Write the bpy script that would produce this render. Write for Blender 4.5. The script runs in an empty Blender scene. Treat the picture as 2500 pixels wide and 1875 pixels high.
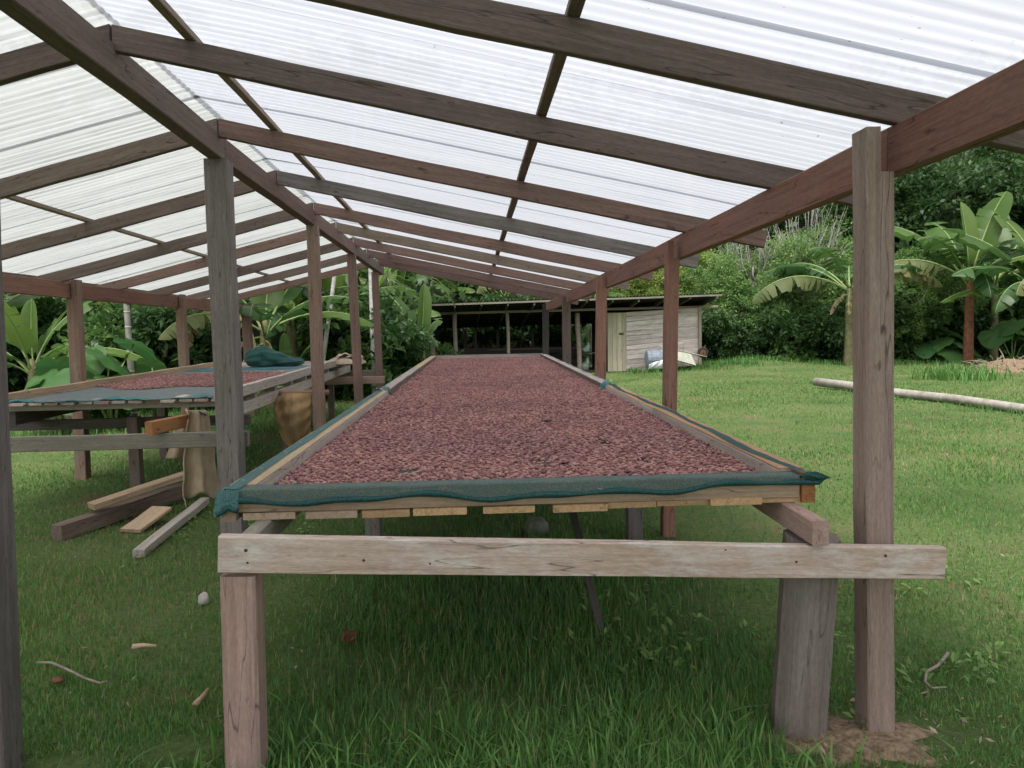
import bpy, bmesh, math, random
import numpy as np
from mathutils import Vector, Matrix, Euler, noise as mnoise

random.seed(7); rng = np.random.default_rng(7)
scene = bpy.context.scene
COL = scene.collection
rad = math.radians

# ------------------------------------------------------------------ camera
F_PX, IW, IH = 1805.0, 2500.0, 1875.0
YAW, PITCH, ROLL = 0.05552, 0.06833, -0.020
EYE = Vector((0, 0, 1.6))
_f = Vector((math.sin(YAW)*math.cos(PITCH), math.cos(YAW)*math.cos(PITCH), -math.sin(PITCH)))
_r = Vector((math.cos(YAW), -math.sin(YAW), 0)); _u = _r.cross(_f)
_c, _s = math.cos(ROLL), math.sin(ROLL)
R2 = _r*_c + _u*_s; U2 = _u*_c - _r*_s
cam = bpy.data.objects.new('camera', bpy.data.cameras.new('camera')); COL.objects.link(cam)
cam.data.sensor_width = 36; cam.data.lens = F_PX/IW*36
cam.data.clip_start = 0.05; cam.data.clip_end = 600
cam.matrix_world = Matrix(((R2.x, U2.x, -_f.x, EYE.x), (R2.y, U2.y, -_f.y, EYE.y), (R2.z, U2.z, -_f.z, EYE.z), (0, 0, 0, 1)))
scene.camera = cam

# ------------------------------------------------------------------ sky, sun, exposure
SUN_EL, SUN_AZ = rad(66), rad(205)          # azimuth clockwise from +Y
world = bpy.data.worlds.new('World'); scene.world = world; world.use_nodes = True
wn = world.node_tree; bg = wn.nodes['Background']
sky = wn.nodes.new('ShaderNodeTexSky'); sky.sky_type = 'NISHITA'; sky.sun_disc = False
sky.sun_elevation = SUN_EL; sky.sun_rotation = SUN_AZ
sky.air_density = 1.0; sky.dust_density = 4.0; sky.ozone_density = 1.0
hsv = wn.nodes.new('ShaderNodeHueSaturation'); hsv.inputs['Saturation'].default_value = 0.22
wn.links.new(sky.outputs[0], hsv.inputs['Color']); wn.links.new(hsv.outputs[0], bg.inputs['Color'])
bg.inputs['Strength'].default_value = 0.15
sl = bpy.data.lights.new('sun', 'SUN'); sl.energy = 1.5; sl.angle = rad(25); sl.color = (1.0, 0.96, 0.9)
sun = bpy.data.objects.new('sun', sl); COL.objects.link(sun)
_sd = Vector((math.sin(SUN_AZ)*math.cos(SUN_EL), math.cos(SUN_AZ)*math.cos(SUN_EL), math.sin(SUN_EL)))
sun.rotation_euler = _sd.to_track_quat('Z', 'Y').to_euler()
sun.location = _sd*30
vs = scene.view_settings
vs.view_transform = 'Standard'; vs.look = 'None'; vs.gamma = 1.0; vs.use_curve_mapping = False
vs.exposure = 1.0
scene.render.engine = 'CYCLES'
cy = scene.cycles
cy.use_denoising = True; cy.max_bounces = 10; cy.diffuse_bounces = 5; cy.transparent_max_bounces = 12; cy.transmission_bounces = 6
cy.sample_clamp_indirect = 8.0

# ------------------------------------------------------------------ helpers
def ray(x, y):
    return _f + R2*((x-IW/2)/F_PX) - U2*((y-IH/2)/F_PX)
def atz(x, y, z):
    d = ray(x, y); return EYE + d*((z-EYE.z)/d.z)
def aty(x, y, Y):
    d = ray(x, y); return EYE + d*(Y/d.y)
def atx(x, y, X):
    d = ray(x, y); return EYE + d*(X/d.x)
DS = 2500/2212

def tag(o, label=None, cat=None, group=None, kind=None):
    if label: o['label'] = label
    if cat: o['category'] = cat
    if group: o['group'] = group
    if kind: o['kind'] = kind
    return o
def thing(name, loc, label, cat, group=None, rz=0.0):
    o = bpy.data.objects.new(name, None); COL.objects.link(o)
    o.empty_display_size = 0.1
    o.location = loc; o.rotation_euler = (0, 0, rz)
    return tag(o, label, cat, group)
def wmat(o):
    return (wmat(o.parent) @ o.matrix_parent_inverse if o.parent else Matrix()) @ o.matrix_basis
def adopt(o, parent):
    """parent o and keep it where it stands in the world"""
    if parent is not None:
        o.parent = parent; o.matrix_parent_inverse = wmat(parent).inverted()
    return o
def mesh(name, verts, faces, mats, smooth=False, fmat=None):
    me = bpy.data.meshes.new(name)
    me.from_pydata([tuple(v) for v in verts], [], faces)
    for m in (mats if isinstance(mats, (list, tuple)) else [mats]): me.materials.append(m)
    if smooth: me.polygons.foreach_set('use_smooth', [True]*len(me.polygons))
    if fmat is not None: me.polygons.foreach_set('material_index', fmat)
    me.update()
    return me
def npmesh(name, V, Fq, mat, smooth=False, attr=None):
    """fast mesh from numpy; Fq (n,k) faces"""
    me = bpy.data.meshes.new(name)
    n, k = Fq.shape
    me.vertices.add(len(V)); me.vertices.foreach_set('co', V.astype(np.float32).ravel())
    me.loops.add(n*k); me.loops.foreach_set('vertex_index', Fq.astype(np.int32).ravel())
    me.polygons.add(n); me.polygons.foreach_set('loop_start', (np.arange(n)*k).astype(np.int32))
    me.polygons.foreach_set('loop_total', np.full(n, k, np.int32))
    if smooth: me.polygons.foreach_set('use_smooth', np.ones(n, bool))
    if attr is not None:
        for an, av in attr.items():
            a = me.attributes.new(an, 'FLOAT', 'POINT'); a.data.foreach_set('value', av.astype(np.float32))
    me.materials.append(mat); me.update(calc_edges=True); me.validate()
    return me
def link(name, me, parent=None, world=True):
    o = bpy.data.objects.new(name, me); COL.objects.link(o)
    if parent is not None:
        if world: adopt(o, parent)
        else: o.parent = parent
    return o

# ------------------------------------------------------------------ materials
def newmat(name):
    m = bpy.data.materials.new(name); m.use_nodes = True
    nt = m.node_tree; b = nt.nodes['Principled BSDF']
    return m, nt, b
def N(nt, t, **kw):
    n = nt.nodes.new(t)
    for k, v in kw.items():
        if k.startswith('i_'):
            n.inputs[k[2:].replace('_', ' ')].default_value = v
        else: setattr(n, k, v)
    return n
def ramp(nt, stops, interp='LINEAR'):
    r = nt.nodes.new('ShaderNodeValToRGB'); r.color_ramp.interpolation = interp
    el = r.color_ramp.elements
    while len(el) < len(stops): el.new(0.5)
    for e, (p, c) in zip(el, stops):
        e.position = p; e.color = (*c, 1) if len(c) == 3 else c
    return r
def mixc(nt, fac, a, b, blend='MIX'):
    m = nt.nodes.new('ShaderNodeMix'); m.data_type = 'RGBA'; m.blend_type = blend
    for sock, v in ((m.inputs[0], fac), (m.inputs[6], a), (m.inputs[7], b)):
        if isinstance(v, (int, float)): sock.default_value = v
        elif isinstance(v, (tuple, list)): sock.default_value = (*v, 1) if len(v) == 3 else v
        else: nt.links.new(v, sock)
    return m.outputs[2]

def wood(name, dark, mid, light, stain=(0.12, 0.11, 0.10), stain_amt=0.5, grain=1.0, rough=0.8, pale=None, bump=0.35, gain=1.45):
    """timber: grain along the object's local X"""
    dark, mid, light, stain = [tuple(min(0.8, x*gain) for x in c_) for c_ in (dark, mid, light, stain)]
    m, nt, b = newmat(name); L = nt.links.new
    tc = N(nt, 'ShaderNodeTexCoord'); oi = N(nt, 'ShaderNodeObjectInfo')
    off = N(nt, 'ShaderNodeVectorMath', operation='SCALE'); off.inputs[3].default_value = 37.0
    cmb = N(nt, 'ShaderNodeCombineXYZ')
    L(oi.outputs['Random'], cmb.inputs[0]); L(oi.outputs['Random'], cmb.inputs[1]); L(oi.outputs['Random'], cmb.inputs[2])
    L(cmb.outputs[0], off.inputs[0])
    add = N(nt, 'ShaderNodeVectorMath', operation='ADD'); L(tc.outputs['Object'], add.inputs[0]); L(off.outputs[0], add.inputs[1])
    mp = N(nt, 'ShaderNodeMapping'); mp.inputs['Scale'].default_value = (1.7*grain, 46*grain, 46*grain); L(add.outputs[0], mp.inputs[0])
    g = N(nt, 'ShaderNodeTexNoise', i_Scale=1.0, i_Detail=5.0, i_Roughness=0.72, i_Distortion=0.35); L(mp.outputs[0], g.inputs['Vector'])
    rp = ramp(nt, [(0.22, dark), (0.5, mid), (0.82, light)]); L(g.outputs[0], rp.inputs[0])
    # broad weathering blotches
    mp2 = N(nt, 'ShaderNodeMapping'); mp2.inputs['Scale'].default_value = (1.6, 7, 7); L(add.outputs[0], mp2.inputs[0])
    w = N(nt, 'ShaderNodeTexNoise', i_Scale=1.0, i_Detail=6.0, i_Roughness=0.65); L(mp2.outputs[0], w.inputs['Vector'])
    wr = ramp(nt, [(0.42, (0, 0, 0)), (0.68, (1, 1, 1))]); L(w.outputs[0], wr.inputs[0])
    wm = N(nt, 'ShaderNodeMath', operation='MULTIPLY'); wm.inputs[1].default_value = stain_amt; L(wr.outputs[0], wm.inputs[0])
    c = mixc(nt, wm.outputs[0], rp.outputs[0], stain)
    if pale:
        mp3 = N(nt, 'ShaderNodeMapping'); mp3.inputs['Scale'].default_value = (4.5, 15, 15); mp3.inputs['Location'].default_value = (5, 3, 8); L(add.outputs[0], mp3.inputs[0])
        p = N(nt, 'ShaderNodeTexNoise', i_Scale=1.0, i_Detail=8.0, i_Roughness=0.7); L(mp3.outputs[0], p.inputs['Vector'])
        pr = ramp(nt, [(0.5, (0, 0, 0)), (0.66, (0.8, 0.8, 0.8))]); L(p.outputs[0], pr.inputs[0])
        c = mixc(nt, pr.outputs[0], c, pale)
    fs = N(nt, 'ShaderNodeTexNoise', i_Scale=1.0, i_Detail=3.0, i_Roughness=0.8); mp5 = N(nt, 'ShaderNodeMapping'); mp5.inputs['Scale'].default_value = (26, 110, 110); mp5.inputs['Rotation'].default_value = (0.0, 0.35, 0.5)
    L(add.outputs[0], mp5.inputs[0]); L(mp5.outputs[0], fs.inputs['Vector'])
    fr5 = ramp(nt, [(0.3, (0.66, 0.66, 0.66)), (0.7, (1.3, 1.3, 1.3))]); L(fs.outputs[0], fr5.inputs[0])
    c = mixc(nt, 0.55, c, fr5.outputs[0], 'MULTIPLY')
    # drying cracks: thin dark lines along the grain
    ck = N(nt, 'ShaderNodeTexNoise', i_Scale=1.0, i_Detail=2.0, i_Roughness=0.5); mp6 = N(nt, 'ShaderNodeMapping'); mp6.inputs['Scale'].default_value = (0.9, 13, 13); mp6.inputs['Location'].default_value = (3, 11, 7)
    L(add.outputs[0], mp6.inputs[0]); L(mp6.outputs[0], ck.inputs['Vector'])
    ckr = ramp(nt, [(0.395, (0, 0, 0)), (0.402, (0.8, 0.8, 0.8)), (0.409, (0, 0, 0))]); L(ck.outputs[0], ckr.inputs[0])
    c = mixc(nt, ckr.outputs[0], c, tuple(x*0.25 for x in dark))
    # dark knots and specks
    sp = N(nt, 'ShaderNodeTexNoise', i_Scale=16.0, i_Detail=3.0); mp4 = N(nt, 'ShaderNodeMapping'); mp4.inputs['Scale'].default_value = (0.5, 1.4, 1.4)
    L(add.outputs[0], mp4.inputs[0]); L(mp4.outputs[0], sp.inputs['Vector'])
    sr = ramp(nt, [(0.24, (0.75, 0.75, 0.75)), (0.33, (0, 0, 0))]); L(sp.outputs[0], sr.inputs[0])
    c = mixc(nt, sr.outputs[0], c, tuple(x*0.35 for x in dark))
    hv = N(nt, 'ShaderNodeHueSaturation'); L(c, hv.inputs['Color'])
    mr = N(nt, 'ShaderNodeMapRange'); mr.inputs[3].default_value = 0.78; mr.inputs[4].default_value = 1.2
    L(oi.outputs['Random'], mr.inputs[0]); L(mr.outputs[0], hv.inputs['Value'])
    L(hv.outputs[0], b.inputs['Base Color'])
    b.inputs['Roughness'].default_value = rough; b.inputs['Specular IOR Level'].default_value = 0.25
    bp = N(nt, 'ShaderNodeBump', i_Strength=bump, i_Distance=0.006); L(g.outputs[0], bp.inputs['Height']); L(bp.outputs[0], b.inputs['Normal'])
    return m

M = {}
M['red'] = wood('red_hardwood', (0.075, 0.036, 0.027), (0.135, 0.068, 0.050), (0.18, 0.102, 0.079), (0.115, 0.08, 0.064), 0.5, gain=1.9)
M['redbrown'] = wood('red_brown_timber', (0.078, 0.048, 0.039), (0.137, 0.088, 0.072), (0.19, 0.128, 0.108), (0.10, 0.078, 0.066), 0.5, gain=1.5)
M['brown'] = wood('weathered_brown_timber', (0.085, 0.062, 0.052), (0.145, 0.108, 0.092), (0.205, 0.162, 0.142), (0.092, 0.078, 0.068), 0.5, gain=1.2)
M['grey'] = wood('weathered_grey_timber', (0.09, 0.078, 0.072), (0.157, 0.138, 0.128), (0.228, 0.204, 0.192), (0.075, 0.066, 0.058), 0.5, gain=1.3)
M['post_r'] = wood('grey_brown_post_timber', (0.105, 0.075, 0.062), (0.170, 0.125, 0.104), (0.23, 0.180, 0.152), (0.115, 0.095, 0.082), 0.55, gain=1.75)
M['leg'] = wood('pinkish_leg_timber', (0.17, 0.105, 0.085), (0.26, 0.175, 0.145), (0.33, 0.235, 0.20), (0.17, 0.13, 0.115), 0.35, gain=1.5)
M['stout'] = wood('grey_green_leg_timber', (0.105, 0.088, 0.075), (0.17, 0.146, 0.127), (0.225, 0.198, 0.176), (0.115, 0.082, 0.07), 0.5, gain=1.3)
M['rail'] = wood('greenish_grey_rail', (0.15, 0.135, 0.105), (0.235, 0.215, 0.175), (0.31, 0.29, 0.245), (0.13, 0.12, 0.09), 0.5, gain=1.1)
M['mossy'] = wood('lichen_stained_post', (0.10, 0.06, 0.045), (0.17, 0.105, 0.08), (0.23, 0.15, 0.12), (0.10, 0.085, 0.07), 0.5, pale=(0.24, 0.20, 0.155))
M['pale'] = wood('pale_weathered_beam', (0.215, 0.16, 0.13), (0.345, 0.275, 0.232), (0.455, 0.385, 0.34), (0.25, 0.175, 0.12), 0.6, pale=(0.56, 0.52, 0.49), gain=1.33)
M['board'] = wood('grey_tray_board', (0.21, 0.175, 0.15), (0.32, 0.275, 0.24), (0.43, 0.38, 0.335), (0.22, 0.19, 0.17), 0.4)
M['fresh'] = wood('fresh_sawn_slat', (0.33, 0.20, 0.10), (0.47, 0.31, 0.16), (0.56, 0.40, 0.23), (0.30, 0.19, 0.11), 0.4, grain=1.6, gain=1.05)
M['front'] = wood('tan_front_board', (0.26, 0.18, 0.115), (0.39, 0.29, 0.195), (0.48, 0.38, 0.27), (0.26, 0.20, 0.15), 0.4, gain=1.05)
M['orange'] = wood('orange_end_timber', (0.22, 0.09, 0.035), (0.33, 0.15, 0.06), (0.40, 0.20, 0.09), (0.20, 0.10, 0.06), 0.4, gain=1.05)
M['lumber'] = wood('sawn_lumber', (0.20, 0.135, 0.085), (0.32, 0.225, 0.145), (0.43, 0.32, 0.22), (0.20, 0.165, 0.13), 0.5)
M['lumber_d'] = wood('dark_wet_lumber', (0.07, 0.05, 0.04), (0.12, 0.088, 0.07), (0.2, 0.16, 0.13), (0.06, 0.05, 0.045), 0.4)
M['batten'] = wood('light_purlin_timber', (0.13, 0.10, 0.075), (0.21, 0.165, 0.125), (0.28, 0.225, 0.175), (0.11, 0.095, 0.08), 0.4)
M['hutwall'] = wood('grey_hut_plank', (0.20, 0.17, 0.155), (0.36, 0.32, 0.29), (0.48, 0.44, 0.405), (0.17, 0.13, 0.12), 0.6, grain=0.5, gain=1.75)
M['hutdoor'] = wood('greenish_door_plank', (0.21, 0.19, 0.13), (0.32, 0.29, 0.21), (0.40, 0.37, 0.28), (0.22, 0.20, 0.15), 0.35, grain=0.6)
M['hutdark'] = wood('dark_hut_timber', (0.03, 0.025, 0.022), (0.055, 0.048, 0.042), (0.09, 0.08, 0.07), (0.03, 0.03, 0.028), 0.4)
M['hutpost'] = wood('round_hut_post_wood', (0.13, 0.10, 0.08), (0.22, 0.18, 0.145), (0.30, 0.255, 0.21), (0.10, 0.09, 0.08), 0.5)
M['log'] = wood('bleached_log', (0.20, 0.17, 0.14), (0.34, 0.30, 0.26), (0.45, 0.41, 0.37), (0.16, 0.14, 0.12), 0.5, grain=0.5)

def simple(name, c, rough=0.8, var=0.2, scale=8.0, metallic=0.0, bump=0.0, bscale=60.0):
    m, nt, b = newmat(name); L = nt.links.new
    tc = N(nt, 'ShaderNodeTexCoord')
    n = N(nt, 'ShaderNodeTexNoise', i_Scale=scale, i_Detail=5.0, i_Roughness=0.6); L(tc.outputs['Object'], n.inputs['Vector'])
    r = ramp(nt, [(0.3, tuple(x*(1-var) for x in c)), (0.7, tuple(min(1, x*(1+var)) for x in c))]); L(n.outputs[0], r.inputs[0])
    L(r.outputs[0], b.inputs['Base Color']); b.inputs['Roughness'].default_value = rough; b.inputs['Metallic'].default_value = metallic
    b.inputs['Specular IOR Level'].default_value = 0.25
    if bump:
        n2 = N(nt, 'ShaderNodeTexNoise', i_Scale=bscale, i_Detail=3.0); L(tc.outputs['Object'], n2.inputs['Vector'])
        bp = N(nt, 'ShaderNodeBump', i_Strength=bump, i_Distance=0.01); L(n2.outputs[0], bp.inputs['Height']); L(bp.outputs[0], b.inputs['Normal'])
    return m

def leafmat(name, c1, c2, trans=0.35, rough=0.45, attr=False, dry=None, gain=1.3):
    """foliage: diffuse + translucent, colour varied per object and across the surface"""
    c1, c2 = [tuple(x*gain for x in c_) for c_ in (c1, c2)]
    m, nt, b = newmat(name); L = nt.links.new
    out = nt.nodes['Material Output']
    tc = N(nt, 'ShaderNodeTexCoord'); oi = N(nt, 'ShaderNodeObjectInfo')
    if attr:
        at = N(nt, 'ShaderNodeAttribute', attribute_name='tint'); fac = at.outputs['Fac']
    else:
        n = N(nt, 'ShaderNodeTexNoise', i_Scale=1.7, i_Detail=4.0); L(tc.outputs['Object'], n.inputs['Vector'])
        mx = N(nt, 'ShaderNodeMath', operation='MULTIPLY_ADD'); L(oi.outputs['Random'], mx.inputs[0]); mx.inputs[1].default_value = 0.6
        nm = N(nt, 'ShaderNodeMath', operation='MULTIPLY_ADD'); L(n.outputs[0], nm.inputs[0]); nm.inputs[1].default_value = 0.9; nm.inputs[2].default_value = -0.25
        L(nm.outputs[0], mx.inputs[2]); fac = mx.outputs[0]
    stops = [(0.0, c1), (1.0, c2)] if dry is None else [(0.0, c1), (0.82, c2), (0.93, dry)]
    r = ramp(nt, stops); L(fac, r.inputs[0])
    L(r.outputs[0], b.inputs['Base Color']); b.inputs['Roughness'].default_value = rough; b.inputs['Specular IOR Level'].default_value = 0.3
    t = N(nt, 'ShaderNodeBsdfTranslucent'); 
    hv = N(nt, 'ShaderNodeHueSaturation'); hv.inputs['Value'].default_value = 1.5; L(r.outputs[0], hv.inputs['Color']); L(hv.outputs[0], t.inputs['Color'])
    ms = N(nt, 'ShaderNodeMixShader'); ms.inputs[0].default_value = trans
    L(b.outputs[0], ms.inputs[1]); L(t.outputs[0], ms.inputs[2]); L(ms.outputs[0], out.inputs['Surface'])
    return m
M['leaf_broad'] = leafmat('broad_leaf', (0.020, 0.048, 0.014), (0.075, 0.135, 0.035), attr=True, rough=0.4, gain=1.6)
M['leaf_dark'] = leafmat('dark_leaf', (0.014, 0.034, 0.012), (0.048, 0.092, 0.028), attr=True, gain=1.6)
M['leaf_fine'] = leafmat('feathery_leaf', (0.045, 0.095, 0.026), (0.15, 0.235, 0.068), attr=True, rough=0.6, gain=1.5)
M['leaf_yellow'] = leafmat('yellow_green_leaf', (0.07, 0.115, 0.022), (0.21, 0.26, 0.06), attr=True, rough=0.5, gain=1.25)
M['banana'] = leafmat('banana_leaf', (0.035, 0.085, 0.022), (0.12, 0.22, 0.05), trans=0.4, rough=0.35, gain=0.8)
M['banana_l'] = leafmat('young_banana_leaf', (0.08, 0.17, 0.03), (0.20, 0.31, 0.07), trans=0.45, rough=0.35, gain=0.66)
M['banana_d'] = leafmat('dark_banana_leaf', (0.022, 0.062, 0.018), (0.06, 0.125, 0.035), trans=0.35, rough=0.35, gain=1.1)  # deeper green for the drooping and dark leaf shapes
M['banana_dry'] = leafmat('withered_banana_leaf', (0.13, 0.095, 0.06), (0.28, 0.21, 0.13), trans=0.25, rough=0.8)
M['banana_half'] = leafmat('browning_banana_leaf', (0.06, 0.10, 0.035), (0.17, 0.19, 0.07), trans=0.35, rough=0.6, dry=(0.30, 0.21, 0.12), gain=0.9)
M['rib'] = simple('leaf_rib', (0.20, 0.27, 0.10), 0.5, 0.2)
M['taro'] = leafmat('taro_leaf', (0.035, 0.105, 0.035), (0.09, 0.19, 0.05), trans=0.35, rough=0.35, gain=0.95)
M['stem'] = simple('banana_stem', (0.13, 0.125, 0.06), 0.6, 0.45, 5.0)
M['stem_red'] = simple('reddish_banana_stem', (0.145, 0.062, 0.032), 0.7, 0.55, 5.0)
M['stem_dry'] = simple('ragged_dry_banana_stem', (0.15, 0.125, 0.065), 0.85, 0.6, 6.0, bump=0.8, bscale=20)
M['bark'] = simple('tree_bark', (0.085, 0.07, 0.055), 0.9, 0.4, 6.0, bump=0.6)
M['bark_pale'] = simple('pale_grey_bark', (0.33, 0.31, 0.285), 0.85, 0.3, 5.0)
M['palm'] = simple('ringed_palm_trunk', (0.23, 0.22, 0.19), 0.85, 0.3, 6.0)
M['palmring'] = simple('palm_ring_scar', (0.42, 0.41, 0.37), 0.85, 0.2, 6.0)
M['whitepole'] = simple('white_bark', (0.46, 0.45, 0.42), 0.85, 0.35, 9.0)
M['rust'] = simple('rusty_steel', (0.13, 0.055, 0.03), 0.8, 0.5, 12.0)
M['tyre'] = simple('black_tyre_rubber', (0.035, 0.033, 0.032), 0.85, 0.3)
M['barrow'] = simple('cream_barrow_paint', (0.42, 0.41, 0.35), 0.6, 0.2, 7.0)
M['tub'] = simple('blue_grey_plastic', (0.19, 0.22, 0.26), 0.5, 0.2)
M['white'] = simple('white_plastic_sheet', (0.70, 0.71, 0.73), 0.6, 0.1)
M['greenbag'] = simple('pale_green_bag', (0.24, 0.30, 0.26), 0.8, 0.35, 9.0)
M['roofiron'] = simple('old_roof_iron', (0.028, 0.027, 0.026), 0.8, 0.5, 4.0)
M['stone'] = simple('pale_stone', (0.50, 0.46, 0.41), 0.9, 0.3, 30.0, bump=0.4)
M['rock'] = simple('grey_green_rock', (0.15, 0.16, 0.12), 0.95, 0.4, 12.0, bump=0.6)
M['staple'] = simple('staple_steel', (0.55, 0.55, 0.55), 0.4, 0.1, metallic=0.6)
M['bleached'] = simple('bleached_bark', (0.30, 0.275, 0.24), 0.9, 0.35, 5.0, bump=0.4)
M['twig'] = simple('dead_twig', (0.24, 0.20, 0.155), 0.9, 0.4, 20.0)
M['fruit'] = simple('papaya_fruit', (0.06, 0.10, 0.035), 0.5, 0.3)
M['flower'] = simple('yellow_bunch', (0.42, 0.33, 0.05), 0.6, 0.3)

def burlap(name, c):
    m, nt, b = newmat(name); L = nt.links.new
    tc = N(nt, 'ShaderNodeTexCoord')
    n = N(nt, 'ShaderNodeTexNoise', i_Scale=5.0, i_Detail=6.0, i_Roughness=0.6); L(tc.outputs['Object'], n.inputs['Vector'])
    r = ramp(nt, [(0.3, tuple(x*0.72 for x in c)), (0.7, tuple(x*1.18 for x in c))]); L(n.outputs[0], r.inputs[0])
    w1 = N(nt, 'ShaderNodeTexWave', i_Scale=60.0, i_Distortion=1.0); w1.bands_direction = 'Z'; L(tc.outputs['Object'], w1.inputs['Vector'])
    w2 = N(nt, 'ShaderNodeTexWave', i_Scale=60.0, i_Distortion=1.0); w2.bands_direction = 'X'; L(tc.outputs['Object'], w2.inputs['Vector'])
    mm = N(nt, 'ShaderNodeMath', operation='MULTIPLY'); L(w1.outputs['Fac'], mm.inputs[0]); L(w2.outputs['Fac'], mm.inputs[1])
    c2 = r.outputs[0]
    L(c2, b.inputs['Base Color']); b.inputs['Roughness'].default_value = 0.95; b.inputs['Specular IOR Level'].default_value = 0.1
    bp = N(nt, 'ShaderNodeBump', i_Strength=0.4, i_Distance=0.004); L(mm.outputs[0], bp.inputs['Height']); L(bp.outputs[0], b.inputs['Normal'])
    return m
M['sack'] = burlap('burlap', (0.40, 0.31, 0.215))
M['sack_tan'] = burlap('tan_burlap', (0.43, 0.29, 0.155))
M['sack_pale'] = burlap('pale_burlap', (0.50, 0.40, 0.29))
M['ink'] = simple('sack_ink', (0.03, 0.03, 0.035), 0.9, 0.2)

def netmat(name, c, alpha=0.8, sheer=250.0):
    m, nt, b = newmat(name); L = nt.links.new; out = nt.nodes['Material Output']
    tc = N(nt, 'ShaderNodeTexCoord')
    n = N(nt, 'ShaderNodeTexNoise', i_Scale=3.0, i_Detail=6.0, i_Roughness=0.7); L(tc.outputs['Object'], n.inputs['Vector'])
    r = ramp(nt, [(0.3, tuple(x*0.8 for x in c)), (0.7, tuple(x*1.2 for x in c))]); L(n.outputs[0], r.inputs[0])
    w = N(nt, 'ShaderNodeTexWave', i_Scale=sheer/6.28, i_Distortion=2.5, i_Detail=2.0); w.bands_direction = 'X'; L(tc.outputs['Object'], w.inputs['Vector'])
    cc = mixc(nt, w.outputs['Fac'], r.outputs[0], tuple(x*1.35 for x in c))
    L(cc, b.inputs['Base Color']); b.inputs['Roughness'].default_value = 0.6; b.inputs['Specular IOR Level'].default_value = 0.3
    t = N(nt, 'ShaderNodeBsdfTransparent'); ms = N(nt, 'ShaderNodeMixShader')
    n2 = N(nt, 'ShaderNodeTexNoise', i_Scale=220.0, i_Detail=1.0); L(tc.outputs['Object'], n2.inputs['Vector'])
    r2 = ramp(nt, [(0.35, (max(0, alpha-0.3),)*3), (0.6, (min(1, alpha+0.2),)*3)]); L(n2.outputs[0], r2.inputs[0])
    L(r2.outputs[0], ms.inputs[0]); L(t.outputs[0], ms.inputs[1]); L(b.outputs[0], ms.inputs[2]); L(ms.outputs[0], out.inputs['Surface'])
    return m
M['net'] = netmat('teal_shade_net', (0.044, 0.118, 0.116), 0.93)
M['net_floor'] = netmat('dusted_gap_shade_net', (0.045, 0.058, 0.056), 1.0)  # dusty net, colour darkened to act as shadow in the gaps between beans
M['net_band'] = netmat('sheer_teal_net', (0.045, 0.112, 0.110), 0.60)
M['net_hem'] = netmat('dark_teal_net_hem', (0.011, 0.058, 0.055), 1.0)
M['net_grey'] = netmat('sheen_grey_net', (0.135, 0.165, 0.165), 0.97)  # greyed teal: the sheen of the net is put into its colour
M['net_blue'] = netmat('blue_teal_net', (0.045, 0.165, 0.175), 0.95)
M['net_bundle'] = netmat('bundled_teal_net', (0.015, 0.072, 0.066), 0.97)

def roofmat(name, c0, c1, c2, clear):
    m, nt, b = newmat(name); L = nt.links.new; out = nt.nodes['Material Output']
    tc = N(nt, 'ShaderNodeTexCoord'); oi = N(nt, 'ShaderNodeObjectInfo')
    cmb = N(nt, 'ShaderNodeCombineXYZ'); sc = N(nt, 'ShaderNodeMath', operation='MULTIPLY'); sc.inputs[1].default_value = 50.0
    L(oi.outputs['Random'], sc.inputs[0]); L(sc.outputs[0], cmb.inputs[1]); L(sc.outputs[0], cmb.inputs[0])
    ad = N(nt, 'ShaderNodeVectorMath', operation='ADD'); L(tc.outputs['Object'], ad.inputs[0]); L(cmb.outputs[0], ad.inputs[1])
    mp = N(nt, 'ShaderNodeMapping'); mp.inputs['Scale'].default_value = (0.45, 14, 1); L(ad.outputs[0], mp.inputs[0])
    n = N(nt, 'ShaderNodeTexNoise', i_Scale=1.6, i_Detail=6.0, i_Roughness=0.72); L(mp.outputs[0], n.inputs['Vector'])
    r = ramp(nt, [(0.30, c0), (0.46, c1), (0.7, c2)]); L(n.outputs[0], r.inputs[0])
    n2 = N(nt, 'ShaderNodeTexNoise', i_Scale=38.0, i_Detail=2.0); L(ad.outputs[0], n2.inputs['Vector'])
    r2 = ramp(nt, [(0.22, (0.25, 0.22, 0.18)), (0.27, (1, 1, 1))]); L(n2.outputs[0], r2.inputs[0])
    c = mixc(nt, 0.8, r.outputs[0], r2.outputs[0], 'MULTIPLY')
    tr = N(nt, 'ShaderNodeBsdfTranslucent'); L(c, tr.inputs['Color'])
    df = N(nt, 'ShaderNodeBsdfPrincipled'); L(c, df.inputs['Base Color']); df.inputs['Roughness'].default_value = 0.35
    tp = N(nt, 'ShaderNodeBsdfTransparent'); tp.inputs['Color'].default_value = (0.95, 0.97, 1, 1)
    m1 = N(nt, 'ShaderNodeMixShader'); m1.inputs[0].default_value = 0.12; L(tr.outputs[0], m1.inputs[1]); L(df.outputs[0], m1.inputs[2])
    m2 = N(nt, 'ShaderNodeMixShader'); m2.inputs[0].default_value = clear; L(m1.outputs[0], m2.inputs[1]); L(tp.outputs[0], m2.inputs[2])
    L(m2.outputs[0], out.inputs['Surface'])
    return m
M['roof_dim'] = roofmat('dimmed_roof_sheet', (0.21, 0.217, 0.207), (0.36, 0.37, 0.358), (0.445, 0.455, 0.443), 0.11)  # left slope: dirt streaks, overall tone darkened to stand for tree-blocked sky
M['roof'] = roofmat('clear_roof_sheet', (0.345, 0.36, 0.387), (0.415, 0.43, 0.458), (0.452, 0.468, 0.497), 0.09)

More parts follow.
